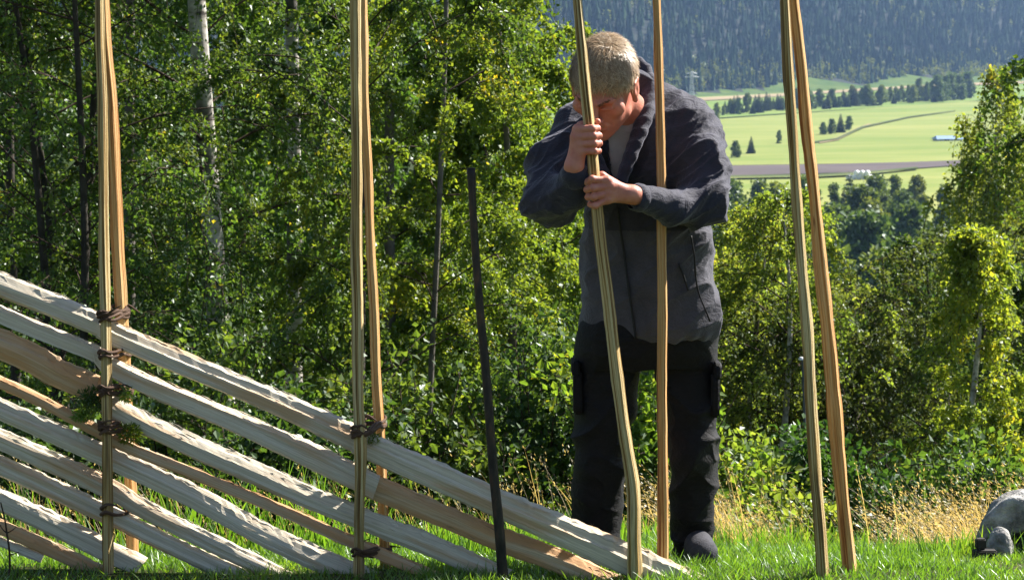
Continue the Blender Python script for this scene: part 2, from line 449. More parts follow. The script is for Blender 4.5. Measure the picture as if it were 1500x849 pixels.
# ---------------------------------------------------------------- leaf and tree builders
def leaf_quads(pos, axis, nrm, L, W, fold=.15):
    """one folded diamond per leaf"""
    axis = norm(axis); side = norm(np.cross(axis, nrm)); n = np.cross(side, axis)
    L = np.asarray(L)[:, None]; W = np.asarray(W)[:, None]
    a = pos; b = pos + axis * L * .45 + side * W * .5 + n * W * fold
    c = pos + axis * L; d = pos + axis * L * .45 - side * W * .5 + n * W * fold
    V = np.stack([a, b, c, d], 1).reshape(-1, 3)
    q = np.arange(len(pos) * 4).reshape(-1, 4)
    return V, q

def grow(r, H, cb, CRad, nleaf, leaf, nb=46, nt=8, rise=.55, droop=.55, weep=.35, lean=(0, 0), tr=.06, wob=.08, top_pow=.8, prof='oval'):
    """returns trunk, limbs, leaves arrays about the origin"""
    K = 14
    t = np.linspace(0, 1, K)
    ph = r.uniform(0, 6.28, 2)
    trunk = np.stack([lean[0] * t * H + wob * np.sin(t * 7 + ph[0]) * t, lean[1] * t * H + wob * np.sin(t * 6 + ph[1]) * t, t * H], 1)
    trad = tr * (1 - t * .97) ** .9 + .004
    u = np.sort(r.uniform(0, 1, nb)) ** top_pow
    tt = cb + (1 - cb) * u
    az = np.arange(nb) * 2.39996 + r.normal(0, .5, nb)
    if prof == 'oval': pr = np.sin(np.pi * (u * .86 + .13)) ** .75
    elif prof == 'cone': pr = (1 - u) ** .75 * .95 + .06
    else: pr = np.sqrt(np.clip(1 - (u * .96) ** 2, 0.02, 1))
    Lb = CRad * pr * r.uniform(.72, 1.2, nb)
    b0 = np.stack([np.interp(tt, t, trunk[:, k]) for k in range(3)], 1)
    s = np.linspace(0, 1, 7)
    dh = np.stack([np.cos(az), np.sin(az), np.zeros(nb)], 1)
    rs = rise * r.uniform(.6, 1.4, nb) + u * .5
    br = b0[:, None] + dh[:, None] * (Lb[:, None] * s)[..., None]
    br[..., 2] += Lb[:, None] * (rs[:, None] * s - droop * s ** 2)
    wv = r.normal(0, .05, (nb, 1, 3)) * Lb[:, None, None] * np.sin(s * 5)[None, :, None]
    br = br + wv
    brad = .42 * (.011 + .010 * (tr / .06)) * np.clip(Lb / CRad, .3, 1)[:, None] * (1 - s * .85)[None]
    # twigs
    n2 = nb * nt
    bi = np.repeat(np.arange(nb), nt)
    ss = r.uniform(.04, 1, n2) ** .85
    k = ss * 6; k0 = np.minimum(k.astype(int), 5); f = (k - k0)[:, None]
    t0 = br[bi, k0] * (1 - f) + br[bi, k0 + 1] * f
    td = norm(br[bi, k0 + 1] - br[bi, k0]) + r.normal(0, .65, (n2, 3))
    td = norm(td)
    Lt = CRad * r.uniform(.22, .50, n2) * (1.1 - .5 * ss)
    s2 = np.linspace(0, 1, 5)
    tw = t0[:, None] + td[:, None] * (Lt[:, None] * s2)[..., None]
    tw[..., 2] -= weep * Lt[:, None] * 2 * s2 ** 2
    trd = .0045 * (1 - s2 * .7)[None] * np.ones((n2, 1))
    # leaves
    li = r.integers(0, n2, nleaf)
    sl = r.uniform(.1, 1.05, nleaf)
    k = np.clip(sl * 4, 0, 3.999); k0 = k.astype(int); f = (sl * 4 - k0)[:, None]
    lp = tw[li, k0] * (1 - f) + tw[li, k0 + 1] * f + r.normal(0, leaf * .7, (nleaf, 3))
    ax = r.normal(0, 1, (nleaf, 3)); ax[:, 2] -= .7
    nr = r.normal(0, .75, (nleaf, 3)); nr[:, 2] += .7
    Ls = leaf * r.uniform(.7, 1.25, nleaf)
    lv, lq = leaf_quads(lp, ax, nr, Ls, Ls * r.uniform(.6, .85, nleaf))
    return (trunk, trad), (br, brad), (tw, trd), (lv, lq)

def tree(name, label, cat, px, Y, ytop=None, H=None, group=None, stems=1, spread=.25, leafmat='leaf_green', bark='bark_grey', seed=1, sink=.1, **kw):
    r = np.random.default_rng(seed)
    x = (px - 750) / FPX * Y
    gz = float(ground_z(x, Y))
    if ytop is not None: H = (P(px, ytop, Y)[2] - gz) * .97
    root = empty(name, (x, Y, gz))
    tr, lb, cr = Acc(), Acc(), Acc()
    for k in range(stems):
        off = np.array([0, 0, -sink]) if stems == 1 else np.array([*(r.normal(0, spread, 2)), -sink])
        kk = dict(kw)
        if stems > 1:
            kk['lean'] = tuple(np.array(kw.get('lean', (0, 0))) + r.normal(0, .09, 2))
            kk['nleaf'] = kw['nleaf'] // stems
        (tp, trd), (bp, brd), (wp, wrd), (lv, lq) = grow(r, (H + sink) * (1 if k == 0 else r.uniform(.75, .98)), **kk)
        tr.add(*_sh(tubes(tp[None], trd[None], 9), off))
        lb.add(*_sh(tubes(bp, brd, 4), off)); lb.add(*_sh(tubes(wp, wrd, 3), off))
        cr.add(lv + off, [lq])
    tr.build('trunk', M[bark], root, True)
    lb.build('limbs', M['twig'], root, True)
    cr.build('crown', M[leafmat], root)
    tag(root, label, cat, group)
    return root

def _sh(t, off): return (t[0] + off, t[1], t[2])

def bush(name, label, px, Y, H, Wd, nleaf, leafmat, seed, leaf=.045, group=None):
    r = np.random.default_rng(seed)
    x = (px - 750) / FPX * Y
    root = empty(name, (x, Y, float(ground_z(x, Y)) - .03))
    n = 26
    az = r.uniform(0, 6.28, n); out = r.uniform(.1, 1, n) * Wd
    hh = H * np.sqrt(np.clip(1 - (out / Wd) ** 2 * .75, 0, 1)) * r.uniform(.75, 1.1, n)
    s = np.linspace(0, 1, 7)
    st = np.stack([np.cos(az)[:, None] * out[:, None] * s ** 1.2, np.sin(az)[:, None] * out[:, None] * s ** 1.2, hh[:, None] * s ** .85], -1)
    rad = .009 * (1 - s * .8)[None] * np.ones((n, 1))
    lb = Acc(); lb.add(*tubes(st, rad, 4))
    m = n * 9; bi = np.repeat(np.arange(n), 9); ss = r.uniform(.15, 1, m); k = ss * 6; k0 = np.minimum(k.astype(int), 5); f = (k - k0)[:, None]
    t0 = st[bi, k0] * (1 - f) + st[bi, k0 + 1] * f
    td = norm(r.normal(0, 1, (m, 3)) + [0, 0, .5]); Lt = r.uniform(.15, .35, m) * (Wd + .3)
    s2 = np.linspace(0, 1, 5)
    tw = t0[:, None] + td[:, None] * (Lt[:, None] * s2)[..., None]; tw[..., 2] -= .25 * Lt[:, None] * s2 ** 2
    lb.add(*tubes(tw, .003 * np.ones((m, 5)), 3))
    li = r.integers(0, m, nleaf); sl = r.uniform(.1, 1.05, nleaf); k0 = np.clip(sl * 4, 0, 3.999).astype(int); f = (sl * 4 - k0)[:, None]
    lp = tw[li, k0] * (1 - f) + tw[li, k0 + 1] * f + r.normal(0, leaf * .8, (nleaf, 3))
    lp[:, 2] = np.maximum(lp[:, 2], .02)
    ax = r.normal(0, 1, (nleaf, 3)); nr = r.normal(0, .75, (nleaf, 3)); nr[:, 2] += .7
    Ls = leaf * r.uniform(.7, 1.3, nleaf)
    lv, lq = leaf_quads(lp, ax, nr, Ls, Ls * .7)
    lb.build('stems', M['twig'], root, True)
    mesh_np('foliage', lv, [lq], M[leafmat], root)
    tag(root, label, 'bush', group)

# ---------------------------------------------------------------- the wood close behind the fence
NL = 34000
tree('alder_tree', 'many stemmed grey alder with yellowish leaves at the far left, behind the leftmost stake pair', 'tree', 40, 13.2, H=6.2, stems=4, spread=.3, leafmat='leaf_green', bark='bark_dark', seed=11, cb=.12, CRad=1.3, nleaf=79687, leaf=0.0299, tr=.030, nb=34)
tree('birch_tree', 'tall birch whose white trunk shows between the two bound stake pairs', 'tree', 335, 14.0, H=9.5, leafmat='leaf_green', bark='birch_bark', seed=12, cb=.12, CRad=1.5, nleaf=70312, leaf=0.0292, tr=.085, lean=(-.034, 0), nb=52, wob=.1)
tree('birch_tree', 'leafy birch with a dark trunk right behind the second bound stake pair', 'tree', 524, 13.0, H=9.0, leafmat='leaf_green', bark='bark_dark', seed=13, cb=.06, CRad=1.45, nleaf=70312, leaf=0.0292, tr=.026, lean=(0, 0), nb=52)
tree('birch_tree', 'bright yellow-green birch standing behind the dark iron bar', 'tree', 612, 13.4, H=8.4, leafmat='leaf_bright', bark='bark_grey', seed=14, cb=.05, CRad=1.0, nleaf=98437, leaf=0.0299, tr=.017, lean=(.035, 0), nb=64)
tree('birch_tree', 'slender sunlit birch with hanging twigs just left of the bowed man', 'tree', 735, 14.5, ytop=-110, leafmat='leaf_bright', bark='bark_grey', seed=15, cb=.08, CRad=.62, nleaf=60937, leaf=0.0299, tr=.05, lean=(.012, 0), nb=50, weep=.6)
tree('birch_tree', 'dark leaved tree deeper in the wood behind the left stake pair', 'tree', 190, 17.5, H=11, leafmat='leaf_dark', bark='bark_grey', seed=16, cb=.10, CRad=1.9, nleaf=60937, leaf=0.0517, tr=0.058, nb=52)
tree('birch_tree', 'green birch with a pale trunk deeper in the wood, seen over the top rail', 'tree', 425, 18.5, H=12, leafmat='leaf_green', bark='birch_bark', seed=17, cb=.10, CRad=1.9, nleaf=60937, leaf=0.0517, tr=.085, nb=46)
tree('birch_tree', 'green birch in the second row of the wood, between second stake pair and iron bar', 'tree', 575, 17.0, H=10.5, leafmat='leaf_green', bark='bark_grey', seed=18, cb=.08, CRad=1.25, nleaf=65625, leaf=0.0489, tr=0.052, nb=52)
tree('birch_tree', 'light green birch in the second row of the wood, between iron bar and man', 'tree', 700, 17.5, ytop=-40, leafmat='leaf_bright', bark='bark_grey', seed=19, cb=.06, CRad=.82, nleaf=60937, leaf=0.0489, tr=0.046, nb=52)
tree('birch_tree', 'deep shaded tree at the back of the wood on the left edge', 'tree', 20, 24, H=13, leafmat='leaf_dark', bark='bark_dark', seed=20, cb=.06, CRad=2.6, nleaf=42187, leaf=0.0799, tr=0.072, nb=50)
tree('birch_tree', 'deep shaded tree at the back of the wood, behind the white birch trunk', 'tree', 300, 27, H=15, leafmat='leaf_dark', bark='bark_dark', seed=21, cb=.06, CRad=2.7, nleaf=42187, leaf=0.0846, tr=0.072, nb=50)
tree('birch_tree', 'green tree at the back of the wood, behind the iron bar', 'tree', 610, 25, H=12.2, leafmat='leaf_green', bark='bark_dark', seed=22, cb=.06, CRad=1.6, nleaf=42187, leaf=0.0799, tr=0.065, nb=50)
tree('birch_tree', 'low green tree at the back of the wood, behind the stooping man', 'tree', 880, 20, ytop=300, leafmat='leaf_green', bark='bark_grey', seed=23, cb=.06, CRad=1.6, nleaf=37500, leaf=0.0564, tr=.07, nb=46)
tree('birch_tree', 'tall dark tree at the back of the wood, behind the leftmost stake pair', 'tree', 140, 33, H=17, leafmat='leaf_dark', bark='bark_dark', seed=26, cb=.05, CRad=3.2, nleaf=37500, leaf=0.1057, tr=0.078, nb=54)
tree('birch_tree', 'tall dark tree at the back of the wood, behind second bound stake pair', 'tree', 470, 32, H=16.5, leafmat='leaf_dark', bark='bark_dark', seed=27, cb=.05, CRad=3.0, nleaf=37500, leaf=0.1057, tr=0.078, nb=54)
# outside the frame on either side, for their shade
tree('birch_tree', 'birch standing beyond the left end of the fence', 'tree', -230, 15, H=8, leafmat='leaf_green', bark='birch_bark', seed=24, cb=.1, CRad=1.6, nleaf=28125, leaf=0.0418, tr=.08)
tree('birch_tree', 'birch standing beyond the right edge, past the lichen stone', 'tree', 1690, 17, H=6.5, leafmat='leaf_green', bark='birch_bark', seed=25, cb=.1, CRad=1.5, nleaf=22500, leaf=0.0418, tr=.08)

# right hand side
G = 'slim birches right of the man'
tree('birch_tree', 'slim birch at the right shoulder side of the man, nearest to his jacket', 'tree', 1078, 19.5, ytop=300, leafmat='leaf_pale_sunlit', bark='birch_bark', seed=31, cb=.42, CRad=.7, nleaf=13500, leaf=0.0334, tr=.04, nb=40)
tree('birch_tree', 'slim birch with a thin white trunk midway between man and right stake pair', 'tree', 1112, 17.0, ytop=285, leafmat='leaf_pale_sunlit', bark='birch_bark', seed=32, cb=.5, CRad=.6, nleaf=10800, leaf=0.0313, tr=.04, nb=40, lean=(-.004, 0))
tree('birch_tree', 'slim birch whose white trunk stands just left of the right stake pair', 'tree', 1150, 16.4, ytop=262, leafmat='leaf_pale_sunlit', bark='birch_bark', seed=33, cb=.5, CRad=.62, nleaf=11700, leaf=0.0313, tr=.042, nb=42)
tree('sallow_tree', 'rounded grey-green sallow with dark forked stems right of the right stake pair', 'tree', 1285, 17.5, ytop=345, stems=4, spread=.22, leafmat='leaf_grey', bark='bark_dark', seed=34, cb=.28, CRad=1.1, nleaf=56250, leaf=0.0320, tr=.05, nb=32, prof='dome')
tree('birch_tree', 'yellowing birch with a thin white trunk near the right edge above the stone', 'tree', 1428, 14.2, ytop=322, leafmat='leaf_yellow', bark='birch_bark', seed=35, cb=.30, CRad=.52, nleaf=18900, leaf=0.0320, tr=.042, nb=44, prof='cone')
tree('birch_tree', 'green birch cut by the right edge of the view, beside the yellowing birch', 'tree', 1535, 15.5, ytop=380, leafmat='leaf_green', bark='birch_bark', seed=36, cb=.10, CRad=.8, nleaf=28125, leaf=0.0320, tr=.045, nb=44)
tree('weeping_birch', 'big weeping birch with hanging branches rising over the fields at the right edge', 'tree', 1465, 31, ytop=70, leafmat='leaf_pale_sunlit', bark='birch_bark', seed=37, cb=.3, CRad=1.15, nleaf=31200, leaf=0.0600, tr=.10, nb=56, weep=2.0, droop=1.1, rise=1.0)
tree('birch_tree', 'dark tree standing in shadow between the sallow and the yellowing birch', 'tree', 1365, 23, ytop=330, leafmat='leaf_dark', bark='bark_dark', seed=38, cb=.08, CRad=1.3, nleaf=30000, leaf=0.0452, tr=.07, nb=44)
tree('birch_tree', 'green tree half hidden behind the two leaning right stakes', 'tree', 1205, 25, ytop=400, leafmat='leaf_pale_sunlit', bark='bark_grey', seed=39, cb=.06, CRad=1.5, nleaf=30000, leaf=0.0487, tr=.07, nb=44)
tree('birch_tree', 'green tree behind the slim birches, close to the man in the view', 'tree', 1085, 28, ytop=340, leafmat='leaf_pale_sunlit', bark='bark_grey', seed=40, cb=.06, CRad=1.6, nleaf=28125, leaf=0.0522, tr=.07, nb=44)
tree('birch_tree', 'dark green tree below the weeping birch at the right edge', 'tree', 1440, 27, ytop=380, leafmat='leaf_dark', bark='bark_grey', seed=41, cb=.06, CRad=1.7, nleaf=30000, leaf=0.0522, tr=.08, nb=44)

# undergrowth along the brink
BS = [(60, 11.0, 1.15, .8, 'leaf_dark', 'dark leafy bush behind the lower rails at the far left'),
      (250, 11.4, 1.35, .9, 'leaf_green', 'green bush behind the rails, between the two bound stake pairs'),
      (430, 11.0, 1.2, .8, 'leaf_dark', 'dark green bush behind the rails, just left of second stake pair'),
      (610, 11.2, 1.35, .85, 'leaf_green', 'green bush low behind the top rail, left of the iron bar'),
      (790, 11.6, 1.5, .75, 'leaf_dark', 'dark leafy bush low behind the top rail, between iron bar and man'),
      (950, 11.0, 1.45, .6, 'leaf_bright', 'sunlit bush seen between the legs of the man'),
      (1085, 11.3, .95, .55, 'leaf_pale_sunlit', 'yellowish bush above the dry grass, right beside the trouser leg of the man'),
      (1215, 11.8, 1.1, .6, 'leaf_dark', 'shaded bush behind the feet of the two right stakes'),
      (1340, 12.0, 1.0, .6, 'leaf_dark', 'shaded bush above the dry grass right of the leaning right stakes'),
      (1465, 11.2, .95, .55, 'leaf_green', 'green bush right behind the round lichen stone')]
for k, (px, Y, H, W, mt, lab) in enumerate(BS):
    bush('bush', lab, px, Y, H, W, 9000, mt, 60 + k, .045)

# ---------------------------------------------------------------- trees of the valley floor
def proto_broad(seed, H, Rd, n, size, cb=.12):
    r = np.random.default_rng(seed)
    nc = 34
    cz = cb * H + (1 - cb) * H * r.uniform(0, 1, nc) ** .9
    u = (cz / H - cb) / (1 - cb)
    rad = Rd * np.sin(np.pi * (u * .8 + .16)) ** .7
    az = r.uniform(0, 6.28, nc); rr = rad * np.sqrt(r.uniform(0, 1, nc)) * .8
    c = np.stack([np.cos(az) * rr, np.sin(az) * rr, cz - .05 * H], 1)
    li = r.integers(0, nc, n)
    d = norm(r.normal(0, 1, (n, 3))) * (r.uniform(0, 1, (n, 1)) ** .45)
    lp = c[li] + d * (Rd * .42 * r.uniform(.6, 1.2, nc)[li, None]) * [1, 1, .8]
    ax = r.normal(0, 1, (n, 3)); nr = r.normal(0, .8, (n, 3)); nr[:, 2] += .6
    Ls = size * r.uniform(.6, 1.4, n)
    lv, lq = leaf_quads(lp, ax, nr, Ls, Ls * .8)
    K = 6; t = np.linspace(0, 1, K)
    tv, tf, _ = tubes(np.stack([.1 * np.sin(t * 5), 0 * t, t * H * .8 - .3], 1)[None], (H * .016 * (1 - t * .8))[None], 6)
    return lv, lq, tv, tf[0]

def proto_spruce(seed, H, Rd, n, size):
    r = np.random.default_rng(seed)
    u = 1 - np.sqrt(r.uniform(0, 1, n)); u = np.clip(u, 0, .99)
    tier = np.round(u * 14) / 14 + r.normal(0, .012, n)
    az = r.uniform(0, 6.28, n); k = np.sqrt(r.uniform(.05, 1, n))
    rad = Rd * (1 - tier) ** .85 * k * (1 + .25 * np.sin(az * 5 + tier * 40))
    z = H * (.06 + .94 * tier) - rad * .35
    lp = np.stack([np.cos(az) * rad, np.sin(az) * rad, z], 1)
    ax = np.stack([np.cos(az), np.sin(az), -.5 + r.normal(0, .3, n)], 1) + r.normal(0, .3, (n, 3))
    nr = r.normal(0, .4, (n, 3)); nr[:, 2] += 1
    Ls = size * r.uniform(.6, 1.3, n) * (1.15 - .7 * tier)
    lv, lq = leaf_quads(lp, ax, nr, Ls, Ls * .6)
    t = np.linspace(0, 1, 6)
    tv, tf, _ = tubes(np.stack([0 * t, 0 * t, t * H * .95 - .3], 1)[None], (H * .013 * (1 - t * .9) + .01)[None], 6)
    return lv, lq, tv, tf[0]

def far_proto(name, pr, leafmat):
    lv, lq, tv, tq = pr
    me_o = mesh_np(name, np.concatenate([lv, tv]), [np.concatenate([lq, tq + len(lv)])], [M[leafmat], M['bark_far']], midx=np.concatenate([np.zeros(len(lq)), np.ones(len(tq))]))
    return me_o

_first = {}
def far_tree(kind, name, x, y, s, rz, label, group, z=None):
    z = float(ground_z(x, y)) if z is None else z
    src = PROTO[kind]
    if kind not in _first:
        o = src; _first[kind] = 1
    else:
        o = src.copy(); COL.objects.link(o)
    o.name = name
    o.location = (x, y, z - .1); o.rotation_euler = (0, 0, rz); o.scale = (s, s, s)
    tag(o, label, 'tree', group)
    return o
PROTO = {
    'broad': far_proto('leafy_tree', proto_broad(1, 10, 3.2, 3400, .55), 'leaf_far'),
    'pale': far_proto('leafy_tree', proto_broad(2, 10, 2.6, 3000, .5), 'leaf_far_pale'),
    'tall': far_proto('leafy_tree', proto_broad(3, 10, 2.0, 2600, .5, .06), 'leaf_far'),
    'spruce': far_proto('spruce_tree', proto_spruce(4, 10, 2.1, 3000, .7), 'needles'),
}
NAME = {'broad': 'leafy_tree', 'pale': 'leafy_tree', 'tall': 'leafy_tree', 'spruce': 'spruce_tree'}
r = np.random.default_rng(5)
# the wood on the valley floor just beyond the slope, tops below the lower meadow
LAB = {'broad': 'bushy dark green tree in the hazy valley wood below the lower meadow', 'pale': 'paler leafy tree in the hazy valley wood below the lower meadow',
       'tall': 'tall narrow leafy tree in the hazy valley wood below the lower meadow', 'spruce': 'dark pointed spruce in the hazy valley wood below the lower meadow'}
k = 0
for Y, n, lo, hi in ((455, 30, 560, 1620), (410, 26, 540, 1640), (365, 22, 600, 1640), (320, 16, 560, 1640), (270, 15, 560, 1660), (225, 13, 600, 1660), (180, 11, 700, 1660)):
    for i in range(n):
        px = lo + (hi - lo) * (i + r.uniform(.1, .9)) / n
        kind = ['broad', 'pale', 'tall', 'spruce', 'broad', 'pale', 'pale', 'tall'][int(r.integers(0, 8))]
        y = Y + r.uniform(-18, 18); x = (px - 750) / FPX * y
        top = {455: 264, 410: 268, 365: 278, 320: 296, 270: 326, 225: 372, 180: 432}[Y] + r.uniform(-14, 22)
        h = P(px, top, y)[2] - float(ground_z(x, y))
        far_tree(kind, NAME[kind], x, y, max(h, 4) / 10, r.uniform(0, 6.28), LAB[kind], 'trees of the valley wood below the lower meadow')
for Y, n in ((300, 14), (230, 12), (150, 11), (95, 9), (62, 8)):
    for i in range(n):
        px = -160 + 760 * (i + r.uniform(.1, .9)) / n
        kind = ['broad', 'tall', 'spruce', 'broad'][int(r.integers(0, 4))]
        y = Y + r.uniform(-10, 10); x = (px - 750) / FPX * y
        h = P(px, {300: 250, 230: 230, 150: 210, 95: 150, 62: 110}[Y] + r.uniform(-25, 40), y)[2] - float(ground_z(x, y))
        far_tree(kind, NAME[kind], x, y, min(h, 20) / 10, r.uniform(0, 6.28), {'broad': 'dark leafy tree far down the slope, glimpsed through gaps of the left wood', 'tall': 'narrow leafy tree far down the slope, glimpsed through gaps of the left wood', 'spruce': 'dark spruce far down the slope, glimpsed through gaps of the left wood'}[kind], 'trees down the slope behind the left wood')
# tree belt between the meadows
for i in range(84):
    px = 1056 + (1424 - 1056) * (i + r.uniform(0, .9)) / 84
    if px > 1390: kind = 'broad'
    elif px < 1145: kind = ['spruce', 'tall', 'pale', 'spruce'][int(r.integers(0, 4))]
    else: kind = ['broad', 'tall', 'broad', 'spruce', 'pale'][int(r.integers(0, 5))]
    by = np.interp(px, [1058, 1140, 1420], [171, 166, 148]) - r.uniform(0, 6)
    p = valley(px, by, .0)
    h = r.uniform(15, 33) * p[1] / FPX * (1.25 if px > 1345 else 1)
    far_tree(kind, NAME[kind], p[0], p[1], h / 10, r.uniform(0, 6.28),
             {'broad': 'round dark tree in the tree belt across the meadows', 'pale': 'pale leafy tree in the tree belt across the meadows', 'tall': 'narrow leafy tree in the tree belt across the meadows', 'spruce': 'pointed spruce in the tree belt across the meadows'}[kind],
             'trees of the belt between the two meadows')
# lone trees in the meadow
for px, by, hp, kind, lab in ((1078, 233, 27, 'broad', 'bushy tree standing in the meadow right beside the elbow of the man'), (1100, 227, 29, 'spruce', 'dark pointed tree in the meadow next to the bushy tree'),
                              (1141, 212, 22, 'tall', 'small tree in the meadow just left of the right stake pair'),
                              (1206, 199, 20, 'broad', 'leftmost tree of the small clump in the middle of the meadow'), (1218, 198, 24, 'broad', 'second tree of the small clump in the middle of the meadow'),
                              (1231, 196, 31, 'spruce', 'tallest pointed tree of the small clump in the middle of the meadow'), (1243, 192, 22, 'broad', 'rightmost tree of the small clump in the middle of the meadow'),
                              (1032, 178, 28, 'broad', 'round tree at the meadow edge just over the shoulder of the man'), (1050, 176, 26, 'pale', 'paler tree at the meadow edge just over the shoulder of the man')):
    p = valley(px, by, 0)
    far_tree(kind, NAME[kind], p[0], p[1], hp * p[1] / FPX / 10, r.uniform(0, 6.28), lab, None)

# ---------------------------------------------------------------- the wooded mountainside
def forest():
    r = np.random.default_rng(9)
    N = 16500
    a = r.uniform(-560, 760, N); nd = 300 * r.uniform(0, 1, N); edge = r.uniform(0, 1, N) < .22; nd = np.where(edge, nd * .12, nd)
    k = math.sqrt(1 + 1.44)
    # a runs along the foot line in x, nd up the slope
    x = a - nd * 1.2 / k; y = 1757 + 1.2 * (a - 141) + nd / k
    z = ground_z(x, y)
    clump = vnoise(np.stack([x, y, 0 * x], 1), (1 / 45, 1 / 45, 1), 3)
    dec = (r.uniform(0, 1, N) < np.clip(.75 - nd / 55, .05, .7) + .12 * clump)
    hs = r.uniform(10, 20, N) * (1 + .15 * clump)
    hs[dec] *= .72
    ring = np.arange(6) * np.pi / 3
    V, T = [], []
    S = np.where(~dec)[0]
    n = 0
    for lo, hi, w in ((.08, .55, 1.0), (.32, .78, .72), (.58, 1.0, .46)):
        ph = r.uniform(0, 6.28, len(S))
        rad = hs[S] * .17 * w * r.uniform(.8, 1.2, len(S))
        jit = r.uniform(.7, 1.25, (len(S), 6))
        bx = x[S, None] + np.cos(ring + ph[:, None]) * rad[:, None] * jit
        by = y[S, None] + np.sin(ring + ph[:, None]) * rad[:, None] * jit
        bz = z[S, None] + hs[S, None] * lo * r.uniform(.85, 1.2, (len(S), 6))
        ap = np.stack([x[S] + r.normal(0, .15, len(S)), y[S], z[S] + hs[S] * hi], 1)
        vv = np.concatenate([np.stack([bx, by, bz], -1), ap[:, None]], 1)
        base = n + np.arange(len(S))[:, None] * 7
        tri = np.stack([base + np.arange(6), base + (np.arange(6) + 1) % 6, base + 6 + 0 * np.arange(6)], -1).reshape(-1, 3)
        V.append(vv.reshape(-1, 3)); T.append(tri); n += len(S) * 7
    o = mesh_np('forest', np.concatenate(V), [np.concatenate(T)], M['forest_spruce'])
    tag(o, 'dense hazy spruce forest covering the mountainside beyond the fields', 'forest', kind='stuff')
    D = np.where(dec)[0]; q = 40
    c = np.repeat(np.stack([x[D], y[D], z[D] + hs[D] * .55], 1), q, 0); hh = np.repeat(hs[D], q)
    d = norm(r.normal(0, 1, (len(c), 3))) * r.uniform(.3, 1, (len(c), 1)) ** .5
    lp = c + d * hh[:, None] * [.24, .24, .45]
    Ls = hh * .16
    lv, lq = leaf_quads(lp, r.normal(0, 1, (len(c), 3)), r.normal(0, .8, (len(c), 3)) + [0, 0, .7], Ls, Ls * .9)
    o = mesh_np('birch_wood', lv, [lq], M['forest_birch'])
    tag(o, 'lighter green broadleaf trees along the foot of the forested mountainside', 'forest', kind='stuff')
forest()

# ---------------------------------------------------------------- small far things
def bales():
    r = np.random.default_rng(2)
    c = valley(1262, 263, .6)
    for i, (dx, dz) in enumerate([(-3.4, 0), (-2.0, 0), (-.6, 0), (.8, 0), (2.2, 0), (-1.3, 1), (.1, 1), (1.5, 1)]):
        t = np.linspace(0, 1, 7)
        prof = np.array([0.0, .58, .66, .68, .66, .58, 0.0]); zz = np.array([-.62, -.62, -.5, 0, .5, .62, .62])
        V, F, _ = tubes(np.stack([zz, 0 * zz, 0 * zz], 1)[None], (prof * .98 + .01)[None], 14, True)
        V = V @ np.array([[math.cos(.9), math.sin(.9), 0], [-math.sin(.9), math.cos(.9), 0], [0, 0, 1]])
        lab = ('white wrapped hay bale in the bottom row of the stack below the ploughed field', 'white wrapped hay bale on top of the stack below the ploughed field')[dz]
        o = mesh_np('hay_bale', V, F, M['white_wrap'], loc=(c[0] + dx * 1.0, c[1] + r.uniform(-.1, .1), c[2] + .66 + dz * 1.14), smooth=False)
        tag(o, lab, 'hay bale', 'white wrapped bales stacked in the field')
bales()

def box(c, s):
    c = np.asarray(c, float); s = np.asarray(s, float) / 2
    V = np.array([[x, y, z] for x in (-1, 1) for y in (-1, 1) for z in (-1, 1)]) * s + c
    q = np.array([[0, 1, 3, 2], [4, 6, 7, 5], [0, 4, 5, 1], [2, 3, 7, 6], [0, 2, 6, 4], [1, 5, 7, 3]])
    return V, [q]

def shed():
    c = valley(1388, 206, .5)
    root = empty('farm_shed', c, R(8)); root.scale = (.8, .8, .62)
    a = Acc(); a.add(*box((0, 0, .55), (12, 7, 1.1))); a.build('wall', M['wall_white'], root)
    a = Acc(); a.add(*box((-1.5, -3.52, .5), (2.2, .06, .95))); a.build('door', M['wood_dark'], root)
    for wx in (2.2, 4.2): a = Acc(); a.add(*box((wx, -3.52, .62), (.9, .06, .5))); a.build('window', M['post_grey'], root)
    V = np.array([[-6.6, -4.2, 1.0], [6.6, -4.2, 1.0], [6.6, 4.2, 1.0], [-6.6, 4.2, 1.0], [-5.6, 0, 2.9], [5.6, 0, 2.9],
                  [-6.6, -4.2, 1.15], [6.6, -4.2, 1.15], [6.6, 4.2, 1.15], [-6.6, 4.2, 1.15]])
    V[4:6, 2] = 2.9
    o = mesh_np('roof', V, [np.array([[6, 7, 5, 4], [8, 9, 4, 5], [0, 1, 7, 6], [1, 2, 8, 7], [2, 3, 9, 8], [3, 0, 6, 9], [3, 2, 1, 0]]), np.array([[9, 6, 4], [7, 8, 5]])], M['roof_blue'], root)
    tag(root, 'low farm shed with pale blue metal roof in the meadow, behind the weeping birch', 'shed')
shed()

